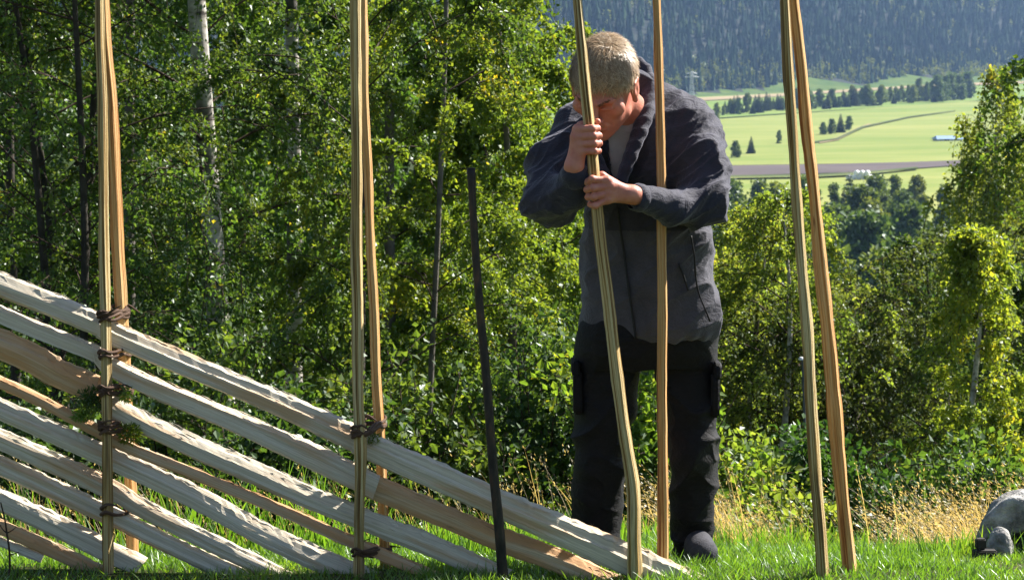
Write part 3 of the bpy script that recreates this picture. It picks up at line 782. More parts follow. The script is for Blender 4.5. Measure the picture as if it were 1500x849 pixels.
def pylon():
    c = valley(1013, 143, .5)
    root = empty('power_pylon', c, R(20))
    H = 38 * c[1] / FPX; w = H * .16
    m = Acc()
    legs = [(sx, sy) for sx in (-1, 1) for sy in (-1, 1)]
    def bar(p, q, rr=.16): m.add(*tubes(np.array([[p, q]], float), np.full((1, 2), rr), 4))
    lv = [0, .28, .5, .68, .82, 1.0]
    wd = lambda t: w / 2 * (1 - t) + .45 * t
    for sx, sy in legs:
        for a, b in zip(lv[:-1], lv[1:]):
            bar((sx * wd(a), sy * wd(a), a * H), (sx * wd(b), sy * wd(b), b * H), .2)
            bar((sx * wd(a), sy * wd(a), a * H), (-sx * wd(b), sy * wd(b), b * H), .11)
            bar((sx * wd(a), sy * wd(a), a * H), (sx * wd(b), -sy * wd(b), b * H), .11)
    m.build('mast', M['galv'], root)
    for t, L in ((.78, .30), (.92, .22)):
        m = Acc()
        bar((-L * H, 0, t * H), (L * H, 0, t * H), .22); bar((-L * H, 0, t * H), (0, 0, (t + .07) * H), .12); bar((L * H, 0, t * H), (0, 0, (t + .07) * H), .12)
        m.build('crossarm', M['galv'], root)
    tag(root, 'pale steel lattice pylon at the foot of the forested mountainside', 'pylon')
pylon()
# ================================================================== fence under construction
FY = 6.60      # distance of the fence line
fence_at = np.array(P(340, 840, FY)); fence_at[2] = float(ground_z(fence_at[0], FY))
fence = empty('pole_fence', fence_at)
tag(fence, 'slanting split-rail wooden fence bound to upright stakes with twisted withes', 'fence')

def stake_mesh(pts, widths, Y, seed, flat=.75, ext_up=260, sink=.25, n=70):
    """pts: (px,py) down the stake; widths px at top and bottom"""
    r = np.random.default_rng(seed)
    p = [np.array(P(x, y, Y)) for x, y in pts]
    up = p[0] - p[1]; up = up / np.linalg.norm(up)
    ext = ext_up * m_px(Y)
    dn = norm(p[-1] - p[-2])
    p = [p[0] + up * ext] + p
    gz = float(ground_z(p[-1][0], Y))
    if p[-1][2] > gz - sink: p.append(p[-1] + dn * max(sink, p[-1][2] - gz + sink))
    c = spline(p, n)
    c[:, 0] += smooth_noise(n, 7, .0016, r); c[:, 1] += smooth_noise(n, 9, .003, r)
    w = np.interp(np.linspace(0, 1, n), [0, .15, 1], [widths[0] * .85, widths[0], widths[1]]) * m_px(Y) / 2
    w = w * (1 + smooth_noise(n, 4, .05, r) + smooth_noise(n, 1.3, .035, r))
    base = np.array([(-1, .02), (-.93, .38), (-.72, .62), (-.35, .76), (.05, .84), (.26, .88), (.40, .82), (.54, .48), (.68, .13), (.82, -.22), (.96, -.55),
                     (.80, -.66), (.45, -.82), (0, -.86), (-.45, -.78), (-.82, -.45)])
    S = len(base); cx, cy = base[:, 0], base[:, 1]
    ang = np.arctan2(cy, cx)
    prof = np.stack([smooth_noise(n, 5, .03, r) for _ in range(S)], 1)
    t = norm(np.gradient(c, axis=0))
    ax = norm(np.cross(t, [0, 1, 0])); ax = np.where(ax[:, :1] < 0, -ax, ax)
    ay = np.array([0, -1.0, 0])
    tw = r.uniform(-.10, .06) + np.linspace(0, r.uniform(-.15, .15), n)
    ca, sa = np.cos(tw)[:, None], np.sin(tw)[:, None]
    X = cx * ca - cy * sa; Yc = cx * sa + cy * ca
    k = w[:, None] * (1 + prof)
    V = c[:, None] + ax[:, None] * (X * k)[..., None] + ay * (Yc * k)[..., None]
    i = np.arange(n - 1)[:, None] * S; s = np.arange(S)[None]
    q = np.stack([i + s, i + S + s, i + S + (s + 1) % S, i + (s + 1) % S], -1).reshape(-1, 4)
    L = np.concatenate([[0], np.cumsum(np.linalg.norm(np.diff(c, axis=0), axis=1))])
    uv = np.stack(np.broadcast_arrays((ang / 6.2832)[None], L[:, None]), -1).reshape(-1, 2)
    return V.reshape(-1, 3), [q, np.arange(S)[::-1][None], (np.arange(S) + (n - 1) * S)[None]], uv, c

def stake(name, pts, widths, Y, mat, seed, parent=None, label=None, **kw):
    V, F, uv, c = stake_mesh(pts, widths, Y, seed, **kw)
    if parent is not None:
        return mesh_np(name, V - fence_at, F, mat, parent, uv, False)
    base = np.array(P(*pts[-1], Y)); base[2] = float(ground_z(base[0], Y))
    o = mesh_np(name, V - base, F, mat, None, uv, False, loc=base)
    tag(o, label, 'stake')
    return o

YF, YB = 6.53, 6.685
S1F = [(146, 0), (149, 150), (154, 440), (156, 600), (158, 845)]
S1B = [(153, 0), (166, 230), (177, 450), (188, 650), (194, 815)]
S2F = [(521, 0), (523, 200), (524, 400), (526, 620), (526, 845)]
S2B = [(531, 0), (541, 300), (551, 520), (557, 640), (562, 775)]
stake('stake', S1F, (13, 17), YF, M['stake_bark'], 1, fence)
stake('stake', S1B, (17, 19), YB, M['stake_split'], 2, fence)
stake('stake', S2F, (17, 19), YF, M['stake_bark'], 3, fence)
stake('stake', S2B, (12, 17), YB, M['stake_split'], 4, fence)

def rail(pts, w, seed, mat='rail', Y=FY, tilt=0.0, endcut=(0, 0), wend=None):
    r = np.random.default_rng(seed)
    p = [np.array(P(x, y, Y)) for x, y in pts]
    L = sum(np.linalg.norm(b - a) for a, b in zip(p[:-1], p[1:]))
    n = max(30, int(L / .016))
    c = spline(p, n)
    c[:, 2] += smooth_noise(n, 18, .0014, r); c[:, 1] += smooth_noise(n, 20, .003, r)
    h = w * m_px(Y)
    # split log: lit upper slope, tall front face, ragged back
    prof = np.array([(-.30, .50), (-.12, .47), (.08, .40), (.26, .30), (.38, .20), (.42, .10), (.44, -.08), (.45, -.26), (.42, -.42), (.30, -.50),
                     (.10, -.49), (-.12, -.46), (-.30, -.36), (-.40, -.14), (-.42, .12), (-.38, .36)])
    prof = prof + r.normal(0, .018, prof.shape)
    ridge = r.uniform(-.12, .12)
    prof[3:7, 1] += ridge
    a = tilt + np.linspace(0, r.uniform(-.2, .2), n)
    S = len(prof)
    amp = np.stack([smooth_noise(n, 16, .020, r) + smooth_noise(n, .8, .030 if _ in (0, 1, 2, 15) else .010, r) for _ in range(S)], 1)
    amp2 = np.stack([smooth_noise(n, 12, .018, r) for _ in range(S)], 1)
    tp = np.interp(np.linspace(0, 1, n), [0, .5, 1], [1, 1.0, (wend / w if wend else 1)])
    sc_ = h * tp * (1 + smooth_noise(n, 18, .025, r))
    d0, u0 = prof[:, 0][None], prof[:, 1][None]
    d = d0 * np.cos(a)[:, None] - u0 * np.sin(a)[:, None] * .6 + amp2
    u = d0 * np.sin(a)[:, None] + u0 * np.cos(a)[:, None] + amp
    t = norm(np.gradient(c, axis=0))
    up = norm(np.cross([0, 1.0, 0], t)); up = np.where(up[:, 2:3] < 0, -up, up)
    V = c[:, None] + up[:, None] * (u * sc_[:, None])[..., None] + np.array([0, -1.0, 0]) * (d * np.minimum(sc_, .085)[:, None] * .82)[..., None]
    # hewn, slanting ends
    for k, e in ((0, endcut[0]), (n - 1, endcut[1])):
        if e: V[k] += t[k][None] * (prof[:, 1] * e * h)[:, None] * (1 if k else -1)
    i = np.arange(n - 1)[:, None] * S; s = np.arange(S)[None]
    q = np.stack([i + s, i + (s + 1) % S, i + S + (s + 1) % S, i + S + s], -1).reshape(-1, 4)
    Lc = np.concatenate([[0], np.cumsum(np.linalg.norm(np.diff(c, axis=0), axis=1))])
    per = np.concatenate([[0], np.cumsum(np.linalg.norm(np.diff(prof, axis=0), axis=1))]); per = per / (per[-1] + .2)
    uv = np.stack(np.broadcast_arrays(per[None], Lc[:, None]), -1).reshape(-1, 2)
    acc = Acc(); acc.add(V.reshape(-1, 3), [q, np.arange(S)[None], (np.arange(S) + (n - 1) * S)[::-1][None]], uv)
    # torn fibres standing off the split faces
    W = V.reshape(n, S, 3); m = int(n * 1.5)
    ii = r.integers(3, n - 4, m); jj = r.choice([0, 0, 1, 1, 2, 3, 4, 8, 9, 10, 15], m)
    b0 = W[ii, jj]; dirn = t[ii] * r.choice([-1, 1], m)[:, None]
    outw = norm(b0 - c[ii]); ln = r.uniform(.015, .055, m)[:, None]; wd = r.uniform(.0012, .0030, m)[:, None]
    sidev = norm(np.cross(dirn, outw))
    tip = b0 + dirn * ln + outw * r.uniform(.0005, .007, m)[:, None]
    a0 = b0 - outw * .001 + sidev * wd; a1 = b0 - outw * .001 - sidev * wd; a2 = b0 + dirn * ln * .45 + outw * .0022
    VV = np.stack([a0, tip, a1, a2], 1).reshape(-1, 3); bi = np.arange(m)[:, None] * 4
    TT = np.concatenate([bi + [0, 1, 3], bi + [3, 1, 2], bi + [0, 3, 2]])
    uu = np.repeat(np.stack([per[jj], Lc[ii]], 1), 4, 0)
    acc.add(VV, [TT], uu)
    return acc.build('rail', M[mat], fence, False, off=fence_at)

rail([(-330, 290), (0, 417), (150, 477), (168, 489), (400, 586), (520, 640), (540, 652), (725, 734), (800, 766), (915, 816), (1030, 868)], 31, 21, endcut=(0, .3), wend=45)
rail([(-300, 330), (0, 460), (145, 521), (170, 541), (400, 642), (520, 697), (552, 712)], 25, 22, endcut=(0, -.2), wend=38)
rail([(536, 708), (640, 750), (725, 786), (800, 812), (935, 872)], 31, 23, 'rail_orange', Y=6.62, endcut=(.1, .2))
rail([(-320, 380), (0, 503), (90, 547), (146, 572)], 36, 24, 'rail_orange', tilt=-.45, endcut=(0, -.5))
rail([(152, 590), (250, 640), (400, 704), (520, 755), (640, 803), (742, 850)], 29, 25, 'rail', tilt=-.05, endcut=(.2, .2))
rail([(-300, 440), (0, 561), (140, 630), (186, 654), (400, 741), (515, 793), (650, 850)], 18, 26, 'rail_orange')
rail([(-280, 484), (0, 598), (150, 665), (280, 724), (400, 788), (560, 858)], 27, 27, 'rail', tilt=-.2, wend=31)
rail([(-260, 540), (0, 643), (150, 710), (205, 742), (260, 770), (430, 852)], 27, 28, 'rail', tilt=-.12, wend=22)
rail([(-240, 586), (0, 681), (150, 749), (240, 792), (360, 848)], 28, 29, 'rail')
rail([(-120, 680), (0, 731), (110, 782), (206, 830)], 30, 30, 'rail', endcut=(0, .2))
rail([(-160, 710), (0, 772), (100, 815), (160, 845)], 20, 31, 'rail_orange', tilt=-.1)
rail([(-140, 735), (0, 793), (62, 818)], 14, 32, 'rail')

def binding(fpts, bpts, py_f, py_b, seed, turns=2.6, strands=2, rad=.0037, reach=1.0, rx=.018, tails=True):
    """twisted withe round a pair of stakes"""
    r = np.random.default_rng(seed)
    fx = np.interp(py_f, [q[1] for q in fpts], [q[0] for q in fpts]); bx = np.interp(py_b, [q[1] for q in bpts], [q[0] for q in bpts])
    f = np.array(P(fx, py_f, YF)); b = np.array(P(bx, py_b, YB)); b = f + (b - f) * reach
    c = (f + b) / 2; mj = (b - f) / 2; L = np.linalg.norm(mj); mj = mj / L
    mn = norm(np.cross([0, 0, 1.0], mj))
    a = Acc()
    n = 120
    for s in range(strands):
        th = np.linspace(0, turns * 2 * np.pi, n) + s * 2.1
        A = L + rx + .006; B = rx + .006
        w = smooth_noise(n, 9, .003, r)
        # superellipse keeps the loop tight on both stakes
        ct, st = np.cos(th), np.sin(th)
        k = (np.abs(ct) ** 2.6 + np.abs(st) ** 2.6) ** (-1 / 2.6)
        twist = np.linspace(0, turns * 26, n) + s * np.pi
        pth = c + mj * ((A + w + .003 * np.cos(twist)) * ct * k)[:, None] + mn * ((B + w + .003 * np.cos(twist)) * st * k)[:, None]
        pth[:, 2] += np.linspace(-.013, .013, n) + .004 * np.sin(twist) + smooth_noise(n, 12, .003, r) + (s - .5) * .004
        a.add(*tubes(pth[None], (rad * r.uniform(.8, 1.15) * (1 + smooth_noise(n, 6, .1, r)))[None], 7, True))
        if tails:
            e = pth[-1]; q = np.array([e, e + [.012, -.012, .008], e + [.03 + r.uniform(0, .02), -.02, .004 + r.uniform(-.02, .02)]])
            a.add(*tubes(spline(q, 8)[None], np.linspace(rad, rad * .4, 8)[None], 6, True))
    a.build('binding', M['withe'], fence, True, off=fence_at)
binding(S1F, S1B, 463, 459, 41, turns=2.6, strands=3, rad=.0040)
binding(S1F, S1B, 517, 517, 42, turns=2.0, strands=2)
binding(S1F, S1B, 573, 573, 43, turns=2.4, strands=3)
binding(S1F, S1B, 628, 622, 44, turns=2.5, strands=3)
binding(S1F, S1B, 748, 748, 45, turns=1.5, strands=1, rad=.0060)
binding(S2F, S2B, 632, 617, 46, turns=2.2, strands=2, rad=.0044)
binding(S2F, S2B, 808, 806, 47, turns=2.0, strands=2)

# loose stakes and the bar
stake('stake', [(846, -4), (852, 70), (859, 150), (868, 232), (879, 345), (893, 450), (905, 560), (915, 640), (927, 720), (929, 790), (931, 850)], (15, 24), 6.55, M['stake_bark'], 5,
      label='bent wooden stake gripped in both hands by the man', ext_up=210)
stake('stake', [(964, 0), (967, 200), (969, 330), (970, 600), (972, 825)], (13, 20), 6.70, M['stake_split'], 6, label='straight orange-brown stake standing upright before the chest of the man', ext_up=230)
stake('stake', [(1150, 0), (1159, 160), (1170, 320), (1184, 520), (1195, 690), (1206, 850)], (16, 20), 6.50, M['stake_bark'], 7, label='brownish barked stake, the left one of the unbound pair at right', ext_up=210)
stake('stake', [(1164, 0), (1180, 150), (1196, 310), (1214, 500), (1229, 680), (1247, 850)], (17, 27), 6.60, M['stake_split'], 8, label='thicker split orange stake, the right one of the unbound pair at right', ext_up=210)

def iron_bar():
    r = np.random.default_rng(3)
    pts = [np.array(P(x, y, 6.50)) for x, y in ((690, 246), (694, 330), (702, 440), (713, 560), (722, 680), (731, 770), (737, 849))]
    pts.append(pts[-1] + norm(pts[-1] - pts[-2]) * .18)
    n = 60; c = spline(pts, n)
    base = pts[-2].copy(); base[2] = float(ground_z(base[0], base[1]))
    w = np.interp(np.linspace(0, 1, n), [0, .03, .05, .6, 1], [12.5, 12.5, 11, 14, 17]) * m_px(6.5) / 2
    V, F, uv = tubes(c[None], w[None], 8, True)
    o = mesh_np('iron_bar', V - base, F, M['iron'], None, uv, True, loc=base)
    tag(o, 'dark rusty iron bar driven upright into the ground before the top rail', 'iron bar')
iron_bar()

# ---------------------------------------------------------------- moss and twigs caught in the bindings
def tuft(name, label, px, py, Y, rx, rz, n, mat, seed, size=.012):
    r = np.random.default_rng(seed)
    c = np.array(P(px, py, Y))
    d = norm(r.normal(0, 1, (n, 3))) * r.uniform(0, 1, (n, 1)) ** .6
    lp = d * [rx, .025, rz]; lp[:, 2] -= .4 * np.abs(lp[:, 0]) * r.uniform(0, 1, n)
    Ls = size * r.uniform(.6, 1.5, n)
    ax = d + r.normal(0, .5, (n, 3))
    V, q = leaf_quads(lp, ax, r.normal(0, 1, (n, 3)), Ls, Ls * .35)
    o = mesh_np(name, V, [q], M[mat], loc=c)
    tag(o, label, 'moss')
tuft('moss_tuft', 'dark green sprig stuck in the binding left of the leftmost stake pair', 134, 584, 6.55, .05, .035, 700, 'leaf_dark', 1)
tuft('moss_tuft', 'fresh green moss lying on a rail just left of the leftmost stake pair', 122, 606, 6.57, .035, .018, 500, 'grass', 2, .010)
tuft('moss_tuft', 'yellow and orange moss hanging at the right side of the leftmost stake pair', 190, 634, 6.57, .032, .032, 600, 'moss', 3, .012)
tuft('moss_tuft', 'small green sprig above the yellow moss at the leftmost stake pair', 184, 577, 6.57, .018, .022, 260, 'grass', 4, .011)
tuft('moss_tuft', 'green sprig caught between the second bound stakes above the top rail', 545, 643, 6.60, .022, .028, 380, 'moss', 5, .011)

def twig():
    r = np.random.default_rng(8)
    pts = [np.array(P(x, y, 6.40)) for x, y in ((1, 735), (7, 760), (10, 780), (14, 812), (13, 846))]
    base = pts[-1].copy(); base[2] = float(ground_z(base[0], base[1]))
    pts[-1] = base - [0, 0, .05]
    a = Acc(); a.add(*tubes(spline(pts, 24)[None], np.linspace(.002, .0042, 24)[None], 6, True))
    for k, (dx, dz) in ((1, (-.03, .03)), (2, (.03, .02)), (2, (-.02, .035)), (3, (.03, .012))):
        p = pts[k]; a.add(*tubes(spline([p, p + [dx * .5, -.01, dz * .4], p + [dx, -.015, dz]], 8)[None], np.linspace(.0022, .001, 8)[None], 5, True))
    o = a.build('dry_twig', M['twig'], None, True, off=base, loc=base)
    tag(o, 'dark bare twig standing up before the lowest rails at the left edge', 'twig')
twig()

# ---------------------------------------------------------------- grass
def blades(name, xy, hgt, wid, mat, lean=(0, 0), jit=.35, curl=.5, seed=1, label='', cat='grass', heads=False, flop=1.0):
    r = np.random.default_rng(seed)
    n = len(xy)
    b = np.column_stack([xy, ground_z(xy[:, 0], xy[:, 1]) - .01])
    az = r.uniform(0, 6.28, n)
    dirh = np.stack([np.cos(az), np.sin(az)], 1) * jit * r.uniform(.2, 1.2, (n, 1)) + np.array(lean)
    s = np.array([0, .3, .6, .85, 1.0]); wv = np.array([1, .9, .7, .4, .04])
    pts = b[:, None] + 0
    ctr = np.zeros((n, 5, 3))
    for k in range(5):
        off = dirh * (hgt * (s[k] + curl * s[k] ** 2))[:, None]
        ctr[:, k, :2] = b[:, :2] + off
        ctr[:, k, 2] = b[:, 2] + hgt * (s[k] - .28 * s[k] ** 2 * np.linalg.norm(dirh, axis=1) * flop)
    fa = r.uniform(0, 3.14, n)
    side = np.stack([np.cos(fa), np.sin(fa), 0 * fa], 1)
    Lf = ctr - side[:, None] * (wid[:, None] * wv / 2)[..., None]; Rt = ctr + side[:, None] * (wid[:, None] * wv / 2)[..., None]
    V = np.stack([Lf, Rt], 2).reshape(n, 10, 3)
    base = np.arange(n)[:, None] * 10
    q = np.concatenate([np.stack([base[:, 0] + 2 * k, base[:, 0] + 2 * k + 1, base[:, 0] + 2 * k + 3, base[:, 0] + 2 * k + 2], 1) for k in range(4)])
    V = V.reshape(-1, 3); F = [q]
    if heads:
        m = 5
        tip = np.repeat(ctr[:, 4], m, 0); dn = np.repeat(ctr[:, 4] - ctr[:, 3], m, 0)
        lp = tip - dn * r.uniform(-.2, 1.1, (n * m, 1)) + r.normal(0, .006, (n * m, 3))
        Ls = r.uniform(.008, .018, n * m)
        lv, lq = leaf_quads(lp, norm(dn) + r.normal(0, .35, (n * m, 3)), r.normal(0, 1, (n * m, 3)), Ls, Ls * .28)
        F = [np.concatenate([q, lq + len(V)])]; V = np.concatenate([V, lv])
    o = mesh_np(name, V, F, M[mat])
    tag(o, label, cat, kind='stuff')

r = np.random.default_rng(77)
def scatter(n, x0, x1, y0, y1, dens=None):
    p = np.stack([r.uniform(x0, x1, n), r.uniform(y0, y1, n)], 1)
    if dens is not None: p = p[r.uniform(0, 1, len(p)) < dens(p)]
    return p
# lawn, short and dense
p = scatter(150000, -2.6, 2.6, 5.75, 9.3)
cl = vnoise(np.column_stack([p, 0 * p[:, 0]]), (3.2, 3.2, 1), 4)
h = np.clip(.055 + .035 * cl + r.normal(0, .018, len(p)), .02, .16) * np.interp(p[:, 1], [6.3, 7.2, 8, 9], [.6, .75, .95, 1.3])
h = np.where(p[:, 0] > .55, h * .88, h) * np.where(p[:, 0] > 1.45, .7, 1)
blades('lawn_grass', p, h, r.uniform(.0025, .0055, len(p)), 'grass', jit=.55, seed=2, label='short sunlit green grass on the ground around the fence')
# outside the picture
p = np.concatenate([scatter(30000, -6, -2.5, 5.0, 10), scatter(30000, 2.5, 6, 5.0, 10)])
blades('lawn_grass', p, r.uniform(.05, .13, len(p)), r.uniform(.004, .009, len(p)), 'grass', jit=.5, seed=3, label='green grass stretching beyond both ends of the fence')
# long bright blades behind the rails and at the brink
def tall_d(p): return np.clip(vnoise(np.column_stack([p, 0 * p[:, 0]]), (2.2, 2.2, 1), 6) * 1.6 + .15, 0, 1)
p = np.concatenate([scatter(9000, -1.8, .15, 7.1, 8.6, tall_d), scatter(14000, .15, 2.4, 7.3, 8.7, tall_d)])
blades('long_grass', p, r.uniform(.10, .30, len(p)) * np.where(p[:, 0] < -.45, 1.2, np.where(p[:, 0] < .2, .62, np.where(p[:, 0] < 1.35, .6, .4))), r.uniform(.004, .008, len(p)), 'grass', jit=.32, seed=5, label='long bright green grass blades growing along the brink behind the fence')
# dry straw coloured grass at the brink on the right
def dry_d(p): return np.clip(vnoise(np.column_stack([p, 0 * p[:, 0]]), (2.4, 2.4, 1), 9) * 1.7 + .35, 0, 1)
p = scatter(4200, .70, 2.5, 8.35, 9.7, dry_d)
blades('dry_grass', p, r.uniform(.18, .44, len(p)), r.uniform(.0014, .0032, len(p)), 'grass_dry', lean=(-.34, -.02), jit=.34, seed=6, label='dry straw-coloured grass leaning over at the brink right of the man', heads=True, flop=1.4)
p = scatter(420, -2.2, .6, 8.6, 9.8)
blades('dry_grass', p, r.uniform(.25, .5, len(p)), r.uniform(.0018, .0035, len(p)), 'grass_dry', lean=(-.2, 0), jit=.25, seed=7, label='thin dry grass stalks at the brink behind the fence', heads=True)

# ---------------------------------------------------------------- old round stone, block and post at right
def millstone():
    Y = 7.5
    c = np.array(P(1502, 793, Y)); R0 = 72 * m_px(Y); Rh = 24 * m_px(Y); T = .16
    base = c.copy(); base[2] = float(ground_z(c[0], Y))
    n, m = 72, 30
    ang = np.linspace(0, 2 * np.pi, n, endpoint=False)
    prof = []      # (radius, depth) closed loop
    for t in np.linspace(0, 1, 9): prof.append((Rh + (R0 - .02 - Rh) * t, -T / 2))
    for t in np.linspace(.25, 1, 4): prof.append((R0 - .02 + .02 * math.sin(t * 1.57), -T / 2 + .02 * (1 - math.cos(t * 1.57))))
    for t in np.linspace(.15, .85, 5): prof.append((R0, -T / 2 + .02 + (T - .04) * t))
    for t in np.linspace(0, 1, 9): prof.append((R0 - .01 - (R0 - .01 - Rh) * t, T / 2))
    for t in np.linspace(.2, .8, 4): prof.append((Rh, T / 2 - T * t))
    prof = np.array(prof); m = len(prof)
    V = np.stack([prof[None, :, 0] * np.cos(ang)[:, None], np.broadcast_to(prof[None, :, 1], (n, m)), prof[None, :, 0] * np.sin(ang)[:, None]], -1).reshape(-1, 3)
    V = V + norm(V) * (vnoise(V, (30, 30, 30), 5) * .010 + vnoise(V, (9, 9, 9), 6) * .010)[:, None]
    i = np.arange(n)[:, None] * m; i2 = ((np.arange(n) + 1) % n)[:, None] * m; s = np.arange(m)[None]; s2 = (s + 1) % m
    q = np.stack([i + s, i + s2, i2 + s2, i2 + s], -1).reshape(-1, 4)
    # the eye of the stone is not cut right through
    ring = np.stack([(Rh + .012) * np.cos(ang), 0 * ang + .035, (Rh + .012) * np.sin(ang)], 1)
    q2 = np.stack([len(V) + np.arange(n), len(V) + (np.arange(n) + 1) % n, np.full(n, len(V) + n)], 1)
    V = np.concatenate([V, ring, [[0, .05, 0]]])
    cz, sz = math.cos(-.2), math.sin(-.2)
    V = V @ np.array([[cz, sz, 0], [-sz, cz, 0], [0, 0, 1]])
    o = mesh_np('millstone', V + (c - base), [q, q2], M['stone'], smooth=True, loc=base)
    tag(o, 'old round grey stone with lichen and a dark hole, standing on edge in the grass', 'millstone')
    # grey lump of stone in front and the weathered block
    bs = np.array(P(1464, 790, 7.3)); bs[2] = float(ground_z(bs[0], 7.3)) - .015
    import bmesh
    bm = bmesh.new(); bmesh.ops.create_icosphere(bm, subdivisions=4, radius=1)
    V = np.array([v.co[:] for v in bm.verts]); F = np.array([[v.index for v in f.verts] for f in bm.faces]); bm.free()
    V = V * [.045, .04, .058] * (1 + .25 * vnoise(V, (1.4, 1.4, 1.4), 3) + .12 * vnoise(V, (4, 4, 4), 4))[:, None] + [0, 0, .05]
    tag(mesh_np('field_stone', V, [F], M['stone'], smooth=True, loc=bs), 'small grey stone leaning against the round stone with the hole', 'stone')
    bb = np.array(P(1438, 800, 7.2)); bb[2] = float(ground_z(bb[0], 7.2)) - .02
    a = Acc()
    for cc, ss in (((-.004, 0, .072), (.032, .03, .034)), ((.008, -.01, .046), (.075, .04, .016)), ((-.018, 0, .015), (.022, .03, .06)), ((.03, 0, .015), (.022, .03, .06))):
        bm = bmesh.new(); bmesh.ops.create_cube(bm, size=1)
        for v in bm.verts: v.co = (v.co.x * ss[0], v.co.y * ss[1], v.co.z * ss[2])
        bmesh.ops.bevel(bm, geom=list(bm.edges), offset=.004, segments=2, affect='EDGES')
        bm.verts.index_update()
        V = np.array([v.co[:] for v in bm.verts]) + cc
        quads = [[v.index for v in f.verts] for f in bm.faces]
        by = {}
        for f in quads: by.setdefault(len(f), []).append(f)
        a.add(V, [np.array(v) for v in by.values()]); bm.free()
    tag(a.build('wooden_block', M['wood_dark'], loc=bb), 'weathered dark wooden block in the grass at the foot of the stones', 'wooden block')
    # thin steel post with a pale cap, beyond the brink
    Yp = 12.5; p0 = np.array(P(1196, 700, Yp)); top = np.array(P(1176, 527, Yp))
    b0 = p0.copy(); b0[2] = float(ground_z(p0[0], Yp))
    root = empty('steel_post', b0)
    V, F, uv = tubes(np.array([[b0 - [0, 0, .2], top]]), np.full((1, 2), 2.2 * m_px(Yp)), 10, True)
    mesh_np('post', V - b0, F, M['post_grey'], root, smooth=False)
    V, F, uv = tubes(np.array([[top, top + [0, 0, .008], top + [0, 0, .016]]]), np.array([[5, 5, 3]]) * m_px(Yp), 14, True)
    mesh_np('cap', V - b0 - [.006, 0, 0], F, M['cap_pale'], root)
    tag(root, 'thin grey steel post with a pale flat cap, half behind the barked right stake', 'post')
millstone()
